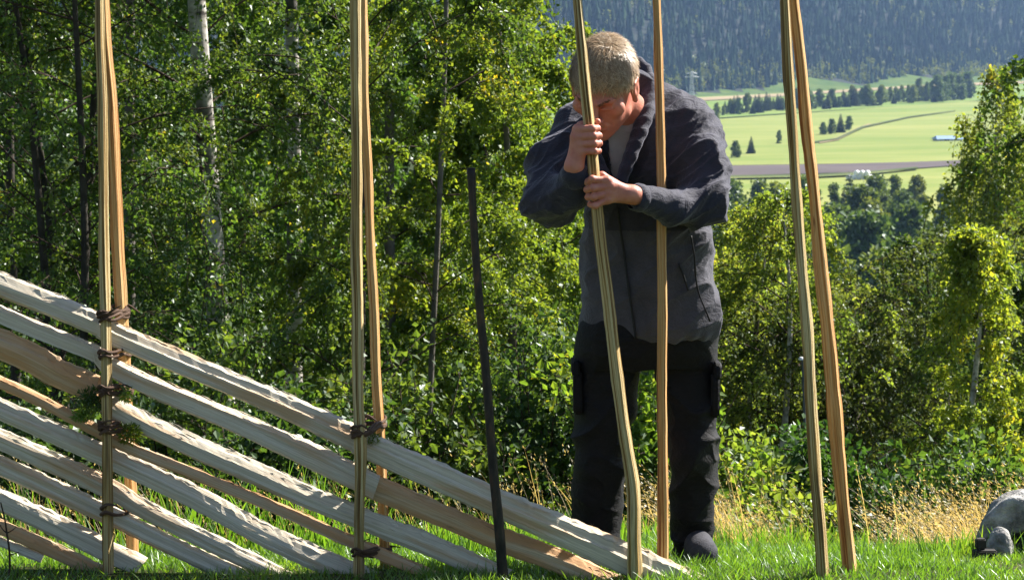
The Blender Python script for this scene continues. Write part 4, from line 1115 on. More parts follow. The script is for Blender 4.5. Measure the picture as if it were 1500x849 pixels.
# ================================================================== the man
class Field:
    """signed distance grid; pieces are blended only where they matter"""
    def __init__(s, lo, hi, h):
        s.h = h; s.lo = np.array(lo, float)
        s.n = np.ceil((np.array(hi) - s.lo) / h).astype(int) + 1
        s.F = np.full(s.n, .2, np.float32)
        s.ax = [(s.lo[k] + h * np.arange(s.n[k])).astype(np.float32) for k in range(3)]
    def _sub(s, lo, hi):
        a = np.clip(np.floor((np.array(lo) - s.lo) / s.h).astype(int), 0, s.n); b = np.clip(np.ceil((np.array(hi) - s.lo) / s.h).astype(int) + 1, 0, s.n)
        sl = tuple(slice(a[k], b[k]) for k in range(3))
        return sl, s.ax[0][sl[0]][:, None, None], s.ax[1][sl[1]][None, :, None], s.ax[2][sl[2]][None, None, :]
    def blend(s, sl, d, k, mode='add'):
        f = s.F[sl]
        if mode == 'sub': f = -f
        if k > 0:
            h = np.maximum(k - np.abs(f - d), 0) / k
            g = np.minimum(f, d) - h * h * k * .25
        else: g = np.minimum(f, d)
        s.F[sl] = -g if mode == 'sub' else g
    def cone(s, p, q, r1, r2, k=.02, mode='add'):
        p = np.array(p, float); q = np.array(q, float); pad = max(r1, r2) + k + 4 * s.h
        sl, X, Y, Z = s._sub(np.minimum(p, q) - pad, np.maximum(p, q) + pad)
        v = q - p; L = float(v @ v) + 1e-9
        t = np.clip(((X - p[0]) * v[0] + (Y - p[1]) * v[1] + (Z - p[2]) * v[2]) / L, 0, 1)
        d = np.sqrt((X - p[0] - t * v[0]) ** 2 + (Y - p[1] - t * v[1]) ** 2 + (Z - p[2] - t * v[2]) ** 2) - (r1 + (r2 - r1) * t)
        s.blend(sl, d, k, mode)
    def chain(s, pts, rads, k=.02, mode='add'):
        for a, b, r1, r2 in zip(pts[:-1], pts[1:], rads[:-1], rads[1:]): s.cone(a, b, r1, r2, k, mode)
    def ell(s, c, rad, Rm=None, k=.02, mode='add'):
        c = np.array(c, float); rad = np.array(rad, float); pad = rad.max() + k + 4 * s.h
        sl, X, Y, Z = s._sub(c - pad, c + pad)
        x, y, z = X - c[0], Y - c[1], Z - c[2]
        if Rm is not None:   # columns = local axes
            x, y, z = [x * Rm[0, i] + y * Rm[1, i] + z * Rm[2, i] for i in range(3)]
        k0 = np.sqrt((x / rad[0]) ** 2 + (y / rad[1]) ** 2 + (z / rad[2]) ** 2)
        k1 = np.sqrt((x / rad[0] ** 2) ** 2 + (y / rad[1] ** 2) ** 2 + (z / rad[2] ** 2) ** 2) + 1e-6
        s.blend(sl, k0 * (k0 - 1) / k1, k, mode)
    def loft(s, rows, k=.02, pw=2.3, yaw=0.0):
        """rows: (z, cx, cy, a, b) from low to high"""
        rows = np.array(sorted(rows)); z = s.ax[2]
        pad = .05
        sl, X, Y, Z = s._sub([rows[:, 1].min() - rows[:, 3].max() - pad, rows[:, 2].min() - rows[:, 4].max() - pad, rows[0, 0] - pad], [rows[:, 1].max() + rows[:, 3].max() + pad, rows[:, 2].max() + rows[:, 4].max() + pad, rows[-1, 0] + pad])
        zz = Z[0, 0]
        g = [np.interp(zz, rows[:, 0], rows[:, i]).astype(np.float32)[None, None] for i in range(1, 5)]
        cyw, syw = math.cos(yaw), math.sin(yaw)
        dx, dy = X - g[0], Y - g[1]
        u = (np.abs((dx * cyw + dy * syw) / g[2]) ** pw + np.abs((dy * cyw - dx * syw) / g[3]) ** pw) ** (1 / pw)
        d = (u - 1) * np.minimum(g[2], g[3]) * .92
        cap = np.maximum(rows[0, 0] - Z, Z - rows[-1, 0])
        s.blend(sl, np.maximum(d, cap), k)
    def mesh(s):
        F = s.F; n = F.shape
        I = F < 0
        any_ = np.zeros(tuple(x - 1 for x in n), bool); all_ = np.ones_like(any_)
        for dx in (0, 1):
            for dy in (0, 1):
                for dz in (0, 1):
                    c = I[dx:n[0] - 1 + dx, dy:n[1] - 1 + dy, dz:n[2] - 1 + dz]
                    any_ |= c; all_ &= c
        cells = np.argwhere(any_ & ~all_)
        idx = np.full(any_.shape, -1, np.int32); idx[tuple(cells.T)] = np.arange(len(cells))
        acc = np.zeros((len(cells), 3)); cnt = np.zeros(len(cells))
        cor = [(a, b, c) for a in (0, 1) for b in (0, 1) for c in (0, 1)]
        for a in cor:
            for ax in range(3):
                if a[ax]: continue
                b = list(a); b[ax] = 1
                fa = F[cells[:, 0] + a[0], cells[:, 1] + a[1], cells[:, 2] + a[2]]; fb = F[cells[:, 0] + b[0], cells[:, 1] + b[1], cells[:, 2] + b[2]]
                m = (fa < 0) != (fb < 0)
                t = np.where(m, fa / np.where(m, fa - fb, 1), 0)
                pt = np.tile(np.array(a, float), (len(cells), 1)); pt[:, ax] = t
                acc[m] += pt[m]; cnt[m] += 1
        V = (cells + acc / cnt[:, None]) * s.h + s.lo
        Q = []
        for ax in range(3):
            o = [0, 1, 2]; o.remove(ax); u, v = o
            sl0 = [slice(None)] * 3; sl1 = [slice(None)] * 3
            sl0[ax] = slice(0, n[ax] - 1); sl1[ax] = slice(1, n[ax])
            ch = I[tuple(sl0)] != I[tuple(sl1)]
            e = np.argwhere(ch)
            ok = (e[:, u] > 0) & (e[:, v] > 0) & (e[:, u] < n[u] - 1) & (e[:, v] < n[v] - 1)
            e = e[ok]
            ins = I[tuple(e.T)]
            def cell(du, dv):
                c = e.copy(); c[:, u] += du; c[:, v] += dv
                return idx[tuple(c.T)]
            q = np.stack([cell(-1, -1), cell(0, -1), cell(0, 0), cell(-1, 0)], 1)
            flip = ins if ax != 1 else ~ins
            q[~flip] = q[~flip][:, ::-1]
            Q.append(q)
        return V, np.concatenate(Q)

def vnormals(V, Q):
    a = V[Q[:, 2]] - V[Q[:, 0]]; b = V[Q[:, 3]] - V[Q[:, 1]]
    fn = np.cross(a, b); N = np.zeros_like(V)
    for k in range(4): np.add.at(N, Q[:, k], fn)
    return norm(N)

def smooth_mesh(V, Q, it=2, lam=.5):
    for _ in range(it):
        A = np.zeros_like(V); c = np.zeros(len(V))
        for a, b in ((0, 1), (1, 2), (2, 3), (3, 0)):
            np.add.at(A, Q[:, a], V[Q[:, b]]); np.add.at(c, Q[:, a], 1)
            np.add.at(A, Q[:, b], V[Q[:, a]]); np.add.at(c, Q[:, b], 1)
        V = V + lam * (A / np.maximum(c, 1)[:, None] - V)
    return V

def ridged(p, freq, seed):
    return (1 - np.abs(vnoise(p, freq, seed))) ** 3

man_at = np.array([P(948, 842, 7.03)[0], 7.03, 0.0]); man_at[2] = float(ground_z(man_at[0], man_at[1]))
man = empty('person', man_at)
tag(man, 'man with greying fair hair and dark jacket bowing his head over a stake', 'person')

# head frame
yaw, pit, roll = R(21), R(40), R(-5)
f0 = np.array([-math.sin(yaw), -math.cos(yaw), 0]); z0 = np.array([0, 0, 1.0])
hf = f0 * math.cos(pit) - z0 * math.sin(pit); hz = z0 * math.cos(pit) + f0 * math.sin(pit); hx = np.cross(hz, hf) * -1
hx = np.array([math.cos(yaw), -math.sin(yaw), 0]) if hx[0] < 0 else hx
hx, hz = hx * math.cos(roll) + hz * math.sin(roll), hz * math.cos(roll) - hx * math.sin(roll)
HM = np.stack([hx, hf, hz], 1)            # columns: his left, forward, up
HS = 1.13
HC = np.array(P(885, 127, 6.745))
def H(x, f, z): return HC + HM @ (np.array([x, f, z]) * HS)

shR, shL = P(850, 205, 6.88), P(1012, 208, 6.90)      # image left, image right
elR, elL = P(806, 292, 6.72), P(1030, 298, 6.76)
wrR, wrL = P(841, 243, 6.545), P(926, 285, 6.57)
neck = P(930, 175, 6.90)

def stake_axis(py):
    xs = np.interp(py, [70, 150, 232, 345, 450], [852, 859, 868, 879, 893])
    return np.array(P(xs, py, 6.55))
RP = .0165
def hand(F, py_top, side, wrist, spread=.0215, seed=0, up_tilt=0.0):
    """four fingers closed round the stake with the palm on the given side (-1 image left, 1 image right)"""
    d = norm(stake_axis(py_top - 30) - stake_axis(py_top + 60))
    u = norm(np.cross([0, 1.0, 0], d)); u = u if u[0] > 0 else -u
    u = u * side                                     # towards the palm
    v = norm(np.cross(u, d)); v = v if v[1] < 0 else -v   # towards the camera
    top = stake_axis(py_top)
    fr = [.0100, .0104, .0100, .0088]
    ln = [.95, 1.03, 1.0, .86]
    mcps = []
    for i in range(4):
        c = top - d * (.006 + spread * i)
        r = fr[i]; R1 = RP + r * .9; L = ln[i]
        sl = up_tilt * (i - 1.5) * .004
        mcp = c + u * (.036 + .004 * (i == 1)) * L + v * (.013) + d * (.004 + sl)
        pip = c - u * .008 * L + v * (R1 + .006) + d * (.002 - sl)
        k2 = c - u * (R1 * .93) * L + v * .010
        tip = c - u * (R1 * .66) - v * (R1 * .62) - d * .001
        F.chain([mcp, pip], [r * 1.12, r * 1.06], .004)
        F.chain([pip, k2, tip], [r * 1.06, r * .98, r * .82], .003)
        F.ell(pip, (r * 1.12,) * 3, None, .003)
        mcps.append(mcp)
    for m in mcps: F.cone(m, wrist, .0125, .019, .012)
    for a, b in zip(mcps[:-1], mcps[1:]): F.cone(a, b, .0120, .0120, .008)
    heel = wrist * .45 + (top - d * .045 + u * .03 - v * .012) * .55
    F.cone(wrist, heel, .022, .021, .015)
    # thumb leaves the side of the palm and closes on the man's side of the stake
    tb = wrist * .55 + mcps[0] * .45 - v * .014
    t1 = top + u * .022 - v * .026 + d * .004; t2 = top - u * .008 - v * (RP + .012) + d * .010; t3 = top - u * .026 - v * (RP + .002) + d * .012
    F.chain([tb, t1, t2, t3], [.016, .0135, .0115, .0092], .006)
    for i, m in enumerate(mcps): F.ell(m + v * .003, (.0115, .0115, .0115), None, .006)
    return mcps

def body():
    F = Field([-.02, 6.36, -.06], [.72, 7.28, 1.70], .0028)
    lo = P(760, 845, 7.0); 
    # skull and face
    E = lambda c, r, k=.012, m='add': F.ell(H(*c), np.array(r) * HS, HM, k, m)
    C = lambda a, b, r1, r2, k=.010, m='add': F.cone(H(*a), H(*b), r1 * HS, r2 * HS, k, m)
    E((0, -.012, .032), (.075, .096, .088), 0)
    E((0, .030, -.045), (.058, .064, .070), .03)
    E((0, .062, -.088), (.030, .028, .024), .025)
    C((-.050, .015, -.070), (.0, .070, -.098), .016, .016, .02); C((.050, .015, -.070), (.0, .070, -.098), .016, .016, .02)
    E((.046, .062, -.014), (.024, .020, .022), .02); E((-.046, .062, -.014), (.024, .020, .022), .02)
    C((-.040, .080, .026), (.040, .080, .026), .012, .012, .014)
    for s in (-1, 1):
        E((s * .031, .104, .010), (.019, .017, .012), .012, 'sub')
        E((s * .031, .076, .008), (.016, .012, .011), .004)
        C((s * .018, .092, .004), (s * .044, .086, .003), .0035, .003, .004)
        C((s * .014, .098, .027), (s * .050, .078, .028), .006, .004, .006)
    C((0, .090, .020), (0, .118, -.022), .0095, .0135, .010)
    for s in (-1, 1): E((s * .013, .106, -.025), (.009, .011, .008), .006)
    for s in (-1, 1): E((s * .007, .112, -.0335), (.004, .005, .004), .002, 'sub')
    C((-.021, .088, -.052), (.021, .088, -.052), .0068, .0068, .006); C((-.018, .088, -.064), (.018, .088, -.064), .0078, .0078, .006)
    C((-.026, .094, -.058), (.026, .094, -.058), .0026, .0026, .003, 'sub')
    for s in (-1, 1):
        C((s * .018, .098, -.030), (s * .034, .080, -.058), .0025, .002, .005, 'sub')
        E((s * .080, -.004, -.004), (.010, .020, .033), .008)
        C((s * .084, -.018, .020), (s * .086, .010, .026), .006, .005, .004); C((s * .084, -.020, .018), (s * .082, -.014, -.024), .006, .006, .004)
        E((s * .081, .004, -.030), (.008, .009, .011), .004)
        E((s * .092, .004, .000), (.006, .009, .015), .004, 'sub')
    # neck, trunk (under the clothes), limbs
    F.chain([H(0, -.025, -.03), neck, P(940, 215, 6.93)], [.062, .058, .062], .03)
    F.loft([(P(945, 500, 7.0)[2], P(948, 0, 7.0)[0], 7.0, .17, .10), (P(948, 350, 6.98)[2], P(950, 0, 6.98)[0], 6.97, .14, .08), (P(932, 230, 6.93)[2], P(930, 0, 6.93)[0], 6.93, .085, .06)], .03)
    F.chain([neck + [0, .03, -.10], shR], [.045, .042], .03); F.chain([neck + [0, .03, -.10], shL], [.045, .042], .03)
    F.chain([shR, elR, P(836, 276, 6.62), P(838, 256, 6.57), wrR], [.05, .042, .034, .028, .026], .015); F.chain([shL, elL, P(985, 304, 6.68), wrL], [.05, .042, .034, .026], .015)
    F.chain([P(900, 520, 7.03), P(885, 665, 7.02), P(880, 812, 7.07)], [.085, .055, .04], .03)
    F.chain([P(1000, 520, 7.03), P(1012, 665, 6.99), P(1016, 812, 7.05)], [.085, .055, .04], .03)
    F.cone(P(880, 826, 7.07), P(876, 838, 6.93), .034, .028, .02); F.cone(P(1016, 824, 7.05), P(1027, 836, 6.92), .034, .028, .02)
    # hands
    hand(F, 186, -1, np.array(wrR)); hand(F, 262, 1, np.array(wrL), up_tilt=1)
    V, Q = F.mesh()
    V = smooth_mesh(V, Q, 1, .4)
    mesh_np('body', V - man_at, [Q], M['skin'], man, smooth=True)
    return V
body()

def z_of(px, py, Y): return P(px, py, Y)[2]

def in_front(F, region, depth_lo, depth_hi):
    pass

def jacket():
    F = Field([-.04, 6.45, .60], [.76, 7.22, 1.62], .004)
    rows = []
    for py, px, hw, Y, b in ((496, 951, 92, 6.99, .135), (486, 951, 101, 6.99, .150), (466, 952, 104, 6.99, .155), (430, 951, 99, 6.985, .145), (350, 950, 94, 6.97, .140), (280, 946, 94, 6.95, .140), (225, 938, 95, 6.93, .130), (190, 934, 84, 6.92, .110), (168, 932, 62, 6.92, .085)):
        c = P(px, py, Y); rows.append((c[2], c[0], Y, hw * m_px(Y), b))
    F.loft(rows, .02, 2.1, R(-14))
    # shoulders and sleeves
    shr, shl = P(846, 188, 6.89), P(1012, 190, 6.91)
    F.chain([P(915, 150, 6.96), P(880, 160, 6.94), shr], [.058, .062, .070], .05); F.chain([P(930, 150, 6.96), P(972, 162, 6.94), shl], [.066, .066, .082], .05); F.cone(P(932, 185, 6.93), P(928, 140, 6.95), .105, .085, .04)
    F.chain([shr, P(812, 245, 6.80), P(806, 292, 6.72)], [.074, .078, .080], .03)
    F.chain([P(806, 292, 6.72), P(838, 276, 6.62)], [.080, .056], .02)
    F.cone(P(838, 276, 6.62), P(842, 258, 6.565), .056, .040, .015)
    F.chain([shl, P(1028, 245, 6.83), P(1027, 296, 6.76)], [.082, .080, .073], .03)
    F.chain([P(1027, 298, 6.76), P(985, 304, 6.68), P(938, 291, 6.60)], [.072, .053, .038], .02)
    # opening at the neck: wedge through the front
    sl = tuple(slice(None) for _ in range(3)); X = F.ax[0][:, None, None]; Y = F.ax[1][None, :, None]; Z = F.ax[2][None, None, :]
    W1, W2, W3 = (886, 170), (904, 296), (944, 170)
    def half(p, q, Yd):
        a = np.array(P(*p, Yd)); b = np.array(P(*q, Yd)); n = np.array([b[2] - a[2], -(b[0] - a[0])]); n /= np.linalg.norm(n)
        return (X - a[0]) * n[0] + (Z - a[2]) * n[1]
    d1 = half(W1, W2, 6.82); d2 = half(W2, W3, 6.82)
    # points right of line 1 and left of line 2, in front of mid chest
    c0 = np.array(P(908, 200, 6.82))
    def side(d, p, q):
        a = np.array(P(*p, 6.82)); b = np.array(P(*q, 6.82)); n = np.array([b[2] - a[2], -(b[0] - a[0])]); n /= np.linalg.norm(n)
        return 1 if ((c0[0] - a[0]) * n[0] + (c0[2] - a[2]) * n[1]) > 0 else -1
    s1 = side(d1, W1, W2); s2 = side(d2, W2, W3)
    wedge = np.maximum(np.maximum(-s1 * d1, -s2 * d2), Y - 6.90 + 0 * X + 0 * Z)
    F.F = np.maximum(F.F, -wedge).astype(np.float32)
    F.cone(P(918, 185, 6.87), H(0, -.02, -.05), .036, .062, .012, 'sub')
    V, Q = F.mesh(); V = smooth_mesh(V, Q, 2, .5)
    N = vnormals(V, Q)
    # cloth folds
    px = V[:, 0]; zz = V[:, 2]
    elbow = np.exp(-((V - elL) ** 2).sum(1) / .030); elbow2 = np.exp(-((V - elR) ** 2).sum(1) / .030)
    sleeve = np.clip((6.90 - V[:, 1]) / .08, 0, 1) * (((V[:, 0] > P(985, 0, 6.8)[0]) | (V[:, 0] < P(850, 0, 6.8)[0]) | (V[:, 2] < z_of(900, 262, 6.7))))
    armzone = np.maximum(np.exp(-((V - shL) ** 2).sum(1) / .03), np.exp(-((V - shR) ** 2).sum(1) / .03))
    act = np.clip(elbow + elbow2 + .7 * armzone, 0, 1.15)
    rot = lambda a: np.stack([V[:, 0] * math.cos(a) + V[:, 2] * math.sin(a), V[:, 1], -V[:, 0] * math.sin(a) + V[:, 2] * math.cos(a)], 1)
    dsp = act * (.008 * (ridged(rot(.6), (8, 14, 46), 31) - .4) + .005 * (ridged(rot(1.0), (12, 14, 60), 32) - .4) + .024 * (ridged(rot(.75), (3.5, 8, 17), 11) - .4) + .014 * (ridged(rot(.35), (5, 10, 28), 12) - .4))
    low = np.clip((z_of(950, 330, 6.97) - V[:, 2]) / .05, 0, 1)
    dsp += low * (.022 * (ridged(rot(1.25), (9, 9, 3.2), 13) - .4) + .010 * (ridged(rot(.5), (8, 8, 16), 17) - .4)) + .005 * vnoise(V, (9, 9, 9), 14)
    hem = np.exp(-((V[:, 2] - z_of(950, 492, 6.99)) / .03) ** 2)
    dsp += hem * .007 * vnoise(V, (30, 30, 4), 15)
    dsp *= 1 - np.clip(1 - np.abs(V[:, 2] - z_of(930, 200, 6.9)) / .08, 0, 1) * np.exp(-((V[:, 0] - P(905, 0, 6.85)[0]) / .06) ** 2)
    V = V + N * dsp[:, None]
    V = smooth_mesh(V, Q, 1, .2)
    cen = V[Q].mean(1)
    lowz = z_of(950, 338, 6.84)  # below this height the jacket takes the tone with sunlight painted in
    mi = (cen[:, 2] > lowz) | (cen[:, 0] < P(838, 0, 6.85)[0]) & (cen[:, 2] > z_of(0, 345, 6.72))
    j = mesh_np('jacket', V - man_at, [Q], [M['fleece_sunlit'], M['fleece_base']], man, smooth=True, midx=mi.astype(int))
    def surf(px, py, off=.004):
        p = np.array(P(px, py, 6.8)); m = (np.abs(V[:, 0] - p[0]) < .008) & (np.abs(V[:, 2] - p[2]) < .008) & (V[:, 1] < 7.0)
        y = V[m, 1].min() if m.any() else 6.83
        q = np.array(P(px, py, y)); q[1] -= off; return q
    # stand-up collar laid open
    K = Field([.15, 6.60, 1.15], [.56, 7.05, 1.62], .0035)
    for ptsl in ([(918, 108, 6.985), (940, 112, 6.95), (949, 140, 6.895), (940, 178, 6.82), (923, 226, 6.775), (905, 282, 6.775)],
                 [(918, 112, 6.985), (880, 118, 6.98), (858, 150, 6.92), (858, 190, 6.85), (876, 240, 6.795), (900, 288, 6.785)]):
        pp = np.array([P(*a) for a in ptsl]); q = spline(pp, 14); cN = np.array(P(908, 160, 6.85))
        n = len(q)
        for k in range(n - 1):
            for off, rr in ((-.024, .010), (-.012, .013), (0, .015), (.017, .015), (.034, .014), (.05, .012)):
                def o(c, t): 
                    dz = np.array([0, 0, .9]) * (1 - t) + np.array([0, 0, .25]) * t
                    out = norm((c - cN) * [1, 1, 0]) * (.25 * (1 - t) + .8 * t)
                    return c + (dz * (1 - 1.0 * t) + out) * off * (1 - .25 * t)
                K.cone(o(q[k], k / n), o(q[k + 1], (k + 1) / n), rr, rr, .010)
    cv, cq = K.mesh(); cv = smooth_mesh(cv, cq, 2)
    cv = cv + vnormals(cv, cq) * (.003 * vnoise(cv, (22, 22, 22), 8))[:, None]
    mesh_np('collar', cv - man_at, [cq], M['fleece_base'], j, smooth=True)
    # zip, cord and toggle
    zp = spline([surf(905, 304), surf(908, 330), surf(914, 370), surf(922, 430), surf(928, 470), surf(931, 495)], 40)
    tv, tf, _ = tubes(zp[None], np.full((1, 40), .0042), 6, True); mesh_np('zipper', tv - man_at, tf, M['cord'], j, smooth=True)
    cd = spline([surf(1012, 345), surf(1017, 375), surf(1019, 405), surf(1024, 430), surf(1034, 455), surf(1040, 470)], 30)
    tv, tf, _ = tubes(cd[None], np.full((1, 30), .0030), 6, True); mesh_np('drawcord', tv - man_at, tf, M['cord'], j, smooth=True)
    for ptsl in ([(994, 385), (1000, 400), (1008, 425)],):
        cd = spline([surf(*a) for a in ptsl], 14); tv, tf, _ = tubes(cd[None], np.full((1, 14), .0035), 6, True); mesh_np('pocket_piping', tv - man_at, tf, M['cord'], j, smooth=True)
    # cuffs
    for a, b, r0 in ((P(846, 262, 6.575), P(843, 254, 6.555), .042), (P(941, 291, 6.605), P(929, 288, 6.585), .041)):
        a = np.array(a); b = np.array(b)
        t = np.linspace(0, 1, 6); pth = a + (b - a) * t[:, None]
        tv, tf, _ = tubes(pth[None], (r0 * np.array([.92, 1.0, 1.0, .99, .97, .86]))[None], 28, False)
        tv = tv + (vnoise(tv, (60, 60, 60), 4) * .0015)[:, None]
        mesh_np('cuff', tv - man_at, tf, M['fleece_base'], j, smooth=True)
    return V
JV = jacket()

def shirt():
    F = Field([.10, 6.70, .80], [.52, 7.10, 1.48], .004)
    rows = []
    for py, px, hw, Y, b in ((400, 950, 70, 6.97, .095), (300, 936, 60, 6.95, .085), (225, 916, 42, 6.92, .085), (190, 917, 38, 6.90, .080), (172, 920, 36, 6.90, .072)):
        c = P(px, py, Y); rows.append((c[2], c[0], Y, hw * m_px(Y), b))
    F.loft(rows, .02)
    V, Q = F.mesh(); V = smooth_mesh(V, Q, 2)
    N = vnormals(V, Q); V = V + N * (.006 * (ridged(V, (26, 10, 6), 3) - .4))[:, None]
    mesh_np('t_shirt', V - man_at, [Q], M['tshirt'], man, smooth=True)
shirt()

def trousers():
    F = Field([.08, 6.78, -.05], [.72, 7.30, .86], .004)
    rows = []
    for py, px, hw, Y, b in ((462, 950, 96, 7.0, .135), (490, 949, 103, 7.0, .145), (515, 947, 104, 7.01, .145), (536, 946, 102, 7.02, .135)):
        c = P(px, py, Y); rows.append((c[2], c[0], Y, hw * m_px(Y), b))
    F.loft(rows, .02)
    F.chain([P(892, 530, 7.02), P(883, 600, 7.01), P(876, 680, 7.0), P(876, 760, 7.03), P(876, 818, 7.06)], [.101, .089, .080, .071, .064], .012)
    F.chain([P(1002, 530, 7.02), P(1012, 600, 7.0), P(1016, 670, 6.98), P(1014, 745, 7.01), P(1015, 812, 7.04)], [.097, .085, .076, .065, .057], .012)
    V, Q = F.mesh(); V = smooth_mesh(V, Q, 2); N = vnormals(V, Q)
    rot = lambda a: np.stack([V[:, 0] * math.cos(a) + V[:, 2] * math.sin(a), V[:, 1], -V[:, 0] * math.sin(a) + V[:, 2] * math.cos(a)], 1)
    kz = z_of(1012, 660, 6.98); kn = np.exp(-((V[:, 2] - kz) / .16) ** 2); an = np.exp(-((V[:, 2] - z_of(0, 790, 7.03)) / .09) ** 2)
    d = (.35 + kn) * .017 * (ridged(rot(.9), (7, 7, 12), 21) - .4) + an * .016 * (ridged(rot(.15), (7, 7, 19), 22) - .4) + .006 * vnoise(V, (10, 10, 7), 23)
    d += .006 * (ridged(rot(-.6), (12, 12, 16), 24) - .4) * (.4 + kn)
    V = V + N * d[:, None]; V = smooth_mesh(V, Q, 1, .35)
    t = mesh_np('trousers', V - man_at, [Q], M['trouser'], man, smooth=True)
    # cargo pockets on the outer thighs
    import bmesh
    for px, py, Y, s in ((1046, 566, 6.98, 1), (846, 562, 7.0, -1)):
        c = np.array(P(px, py, Y))
        a = Acc()
        for off, dim in (((0, 0, -.02), (.026, .115, .135)), ((s * .007, -.002, .055), (.024, .125, .048))):
            bm = bmesh.new(); bmesh.ops.create_cube(bm, size=1)
            for v in bm.verts: v.co = (v.co.x * dim[0], v.co.y * dim[1], v.co.z * dim[2])
            bmesh.ops.subdivide_edges(bm, edges=list(bm.edges), cuts=3, use_grid_fill=True)
            bmesh.ops.bevel(bm, geom=[e for e in bm.edges if e.is_boundary or e.calc_face_angle(0) > .5], offset=.006, segments=2, affect='EDGES')
            bm.verts.index_update()
            vv = np.array([v.co[:] for v in bm.verts]) + off; vv = vv + norm(vv) * (vnoise(vv + c, (30, 30, 22), 6) * .006)[:, None]
            by = {}
            for f in bm.faces: by.setdefault(len(f.verts), []).append([v.index for v in f.verts])
            a.add(vv + c, [np.array(x) for x in by.values()]); bm.free()
        a.build('cargo_pocket', M['trouser'], t, True, off=man_at)
trousers()

def shoes():
    for px, py, Y, tx, ty, tY, lab in ((880, 838, 7.08, 872, 846, 6.90, None), (1016, 832, 7.06, 1030, 838, 6.885, None)):
        a = np.array(P(px, py, Y)); b = np.array(P(tx, ty, tY))
        ga, gb = float(ground_z(a[0], a[1])), float(ground_z(b[0], b[1]))
        a[2] = ga + .045; b[2] = gb + .04
        F = Field(np.minimum(a, b) - .12, np.maximum(a, b) + .13, .0035)
        F.cone(a, b, .044, .040, .02); F.cone(a + [0, 0, .015], a + [0, 0, .085], .046, .046, .03)
        F.cone(b * .55 + a * .45 + [0, 0, .02], b, .044, .042, .02)
        dirn = norm((b - a) * [1, 1, 0])
        Z = F.ax[2][None, None, :]
        F.F = np.maximum(F.F, min(ga, gb) + .008 - Z + 0 * F.F).astype(np.float32)
        V, Q = F.mesh(); V = smooth_mesh(V, Q, 2)
        s = mesh_np('shoe', V - man_at, [Q], M['suede'], man, smooth=True)
        S = Field(np.minimum(a, b) - .12, np.maximum(a, b) + .13, .0035)
        S.cone(a - [0, 0, .03], b - [0, 0, .028], .048, .045, .0)
        Z = S.ax[2][None, None, :]
        S.F = np.maximum(S.F, np.maximum(min(ga, gb) - .012 - Z, Z - max(ga, gb) - .020) + 0 * S.F).astype(np.float32)
        V, Q = S.mesh(); mesh_np('sole', V - man_at, [Q], M['rubber'], s, smooth=False)
shoes()

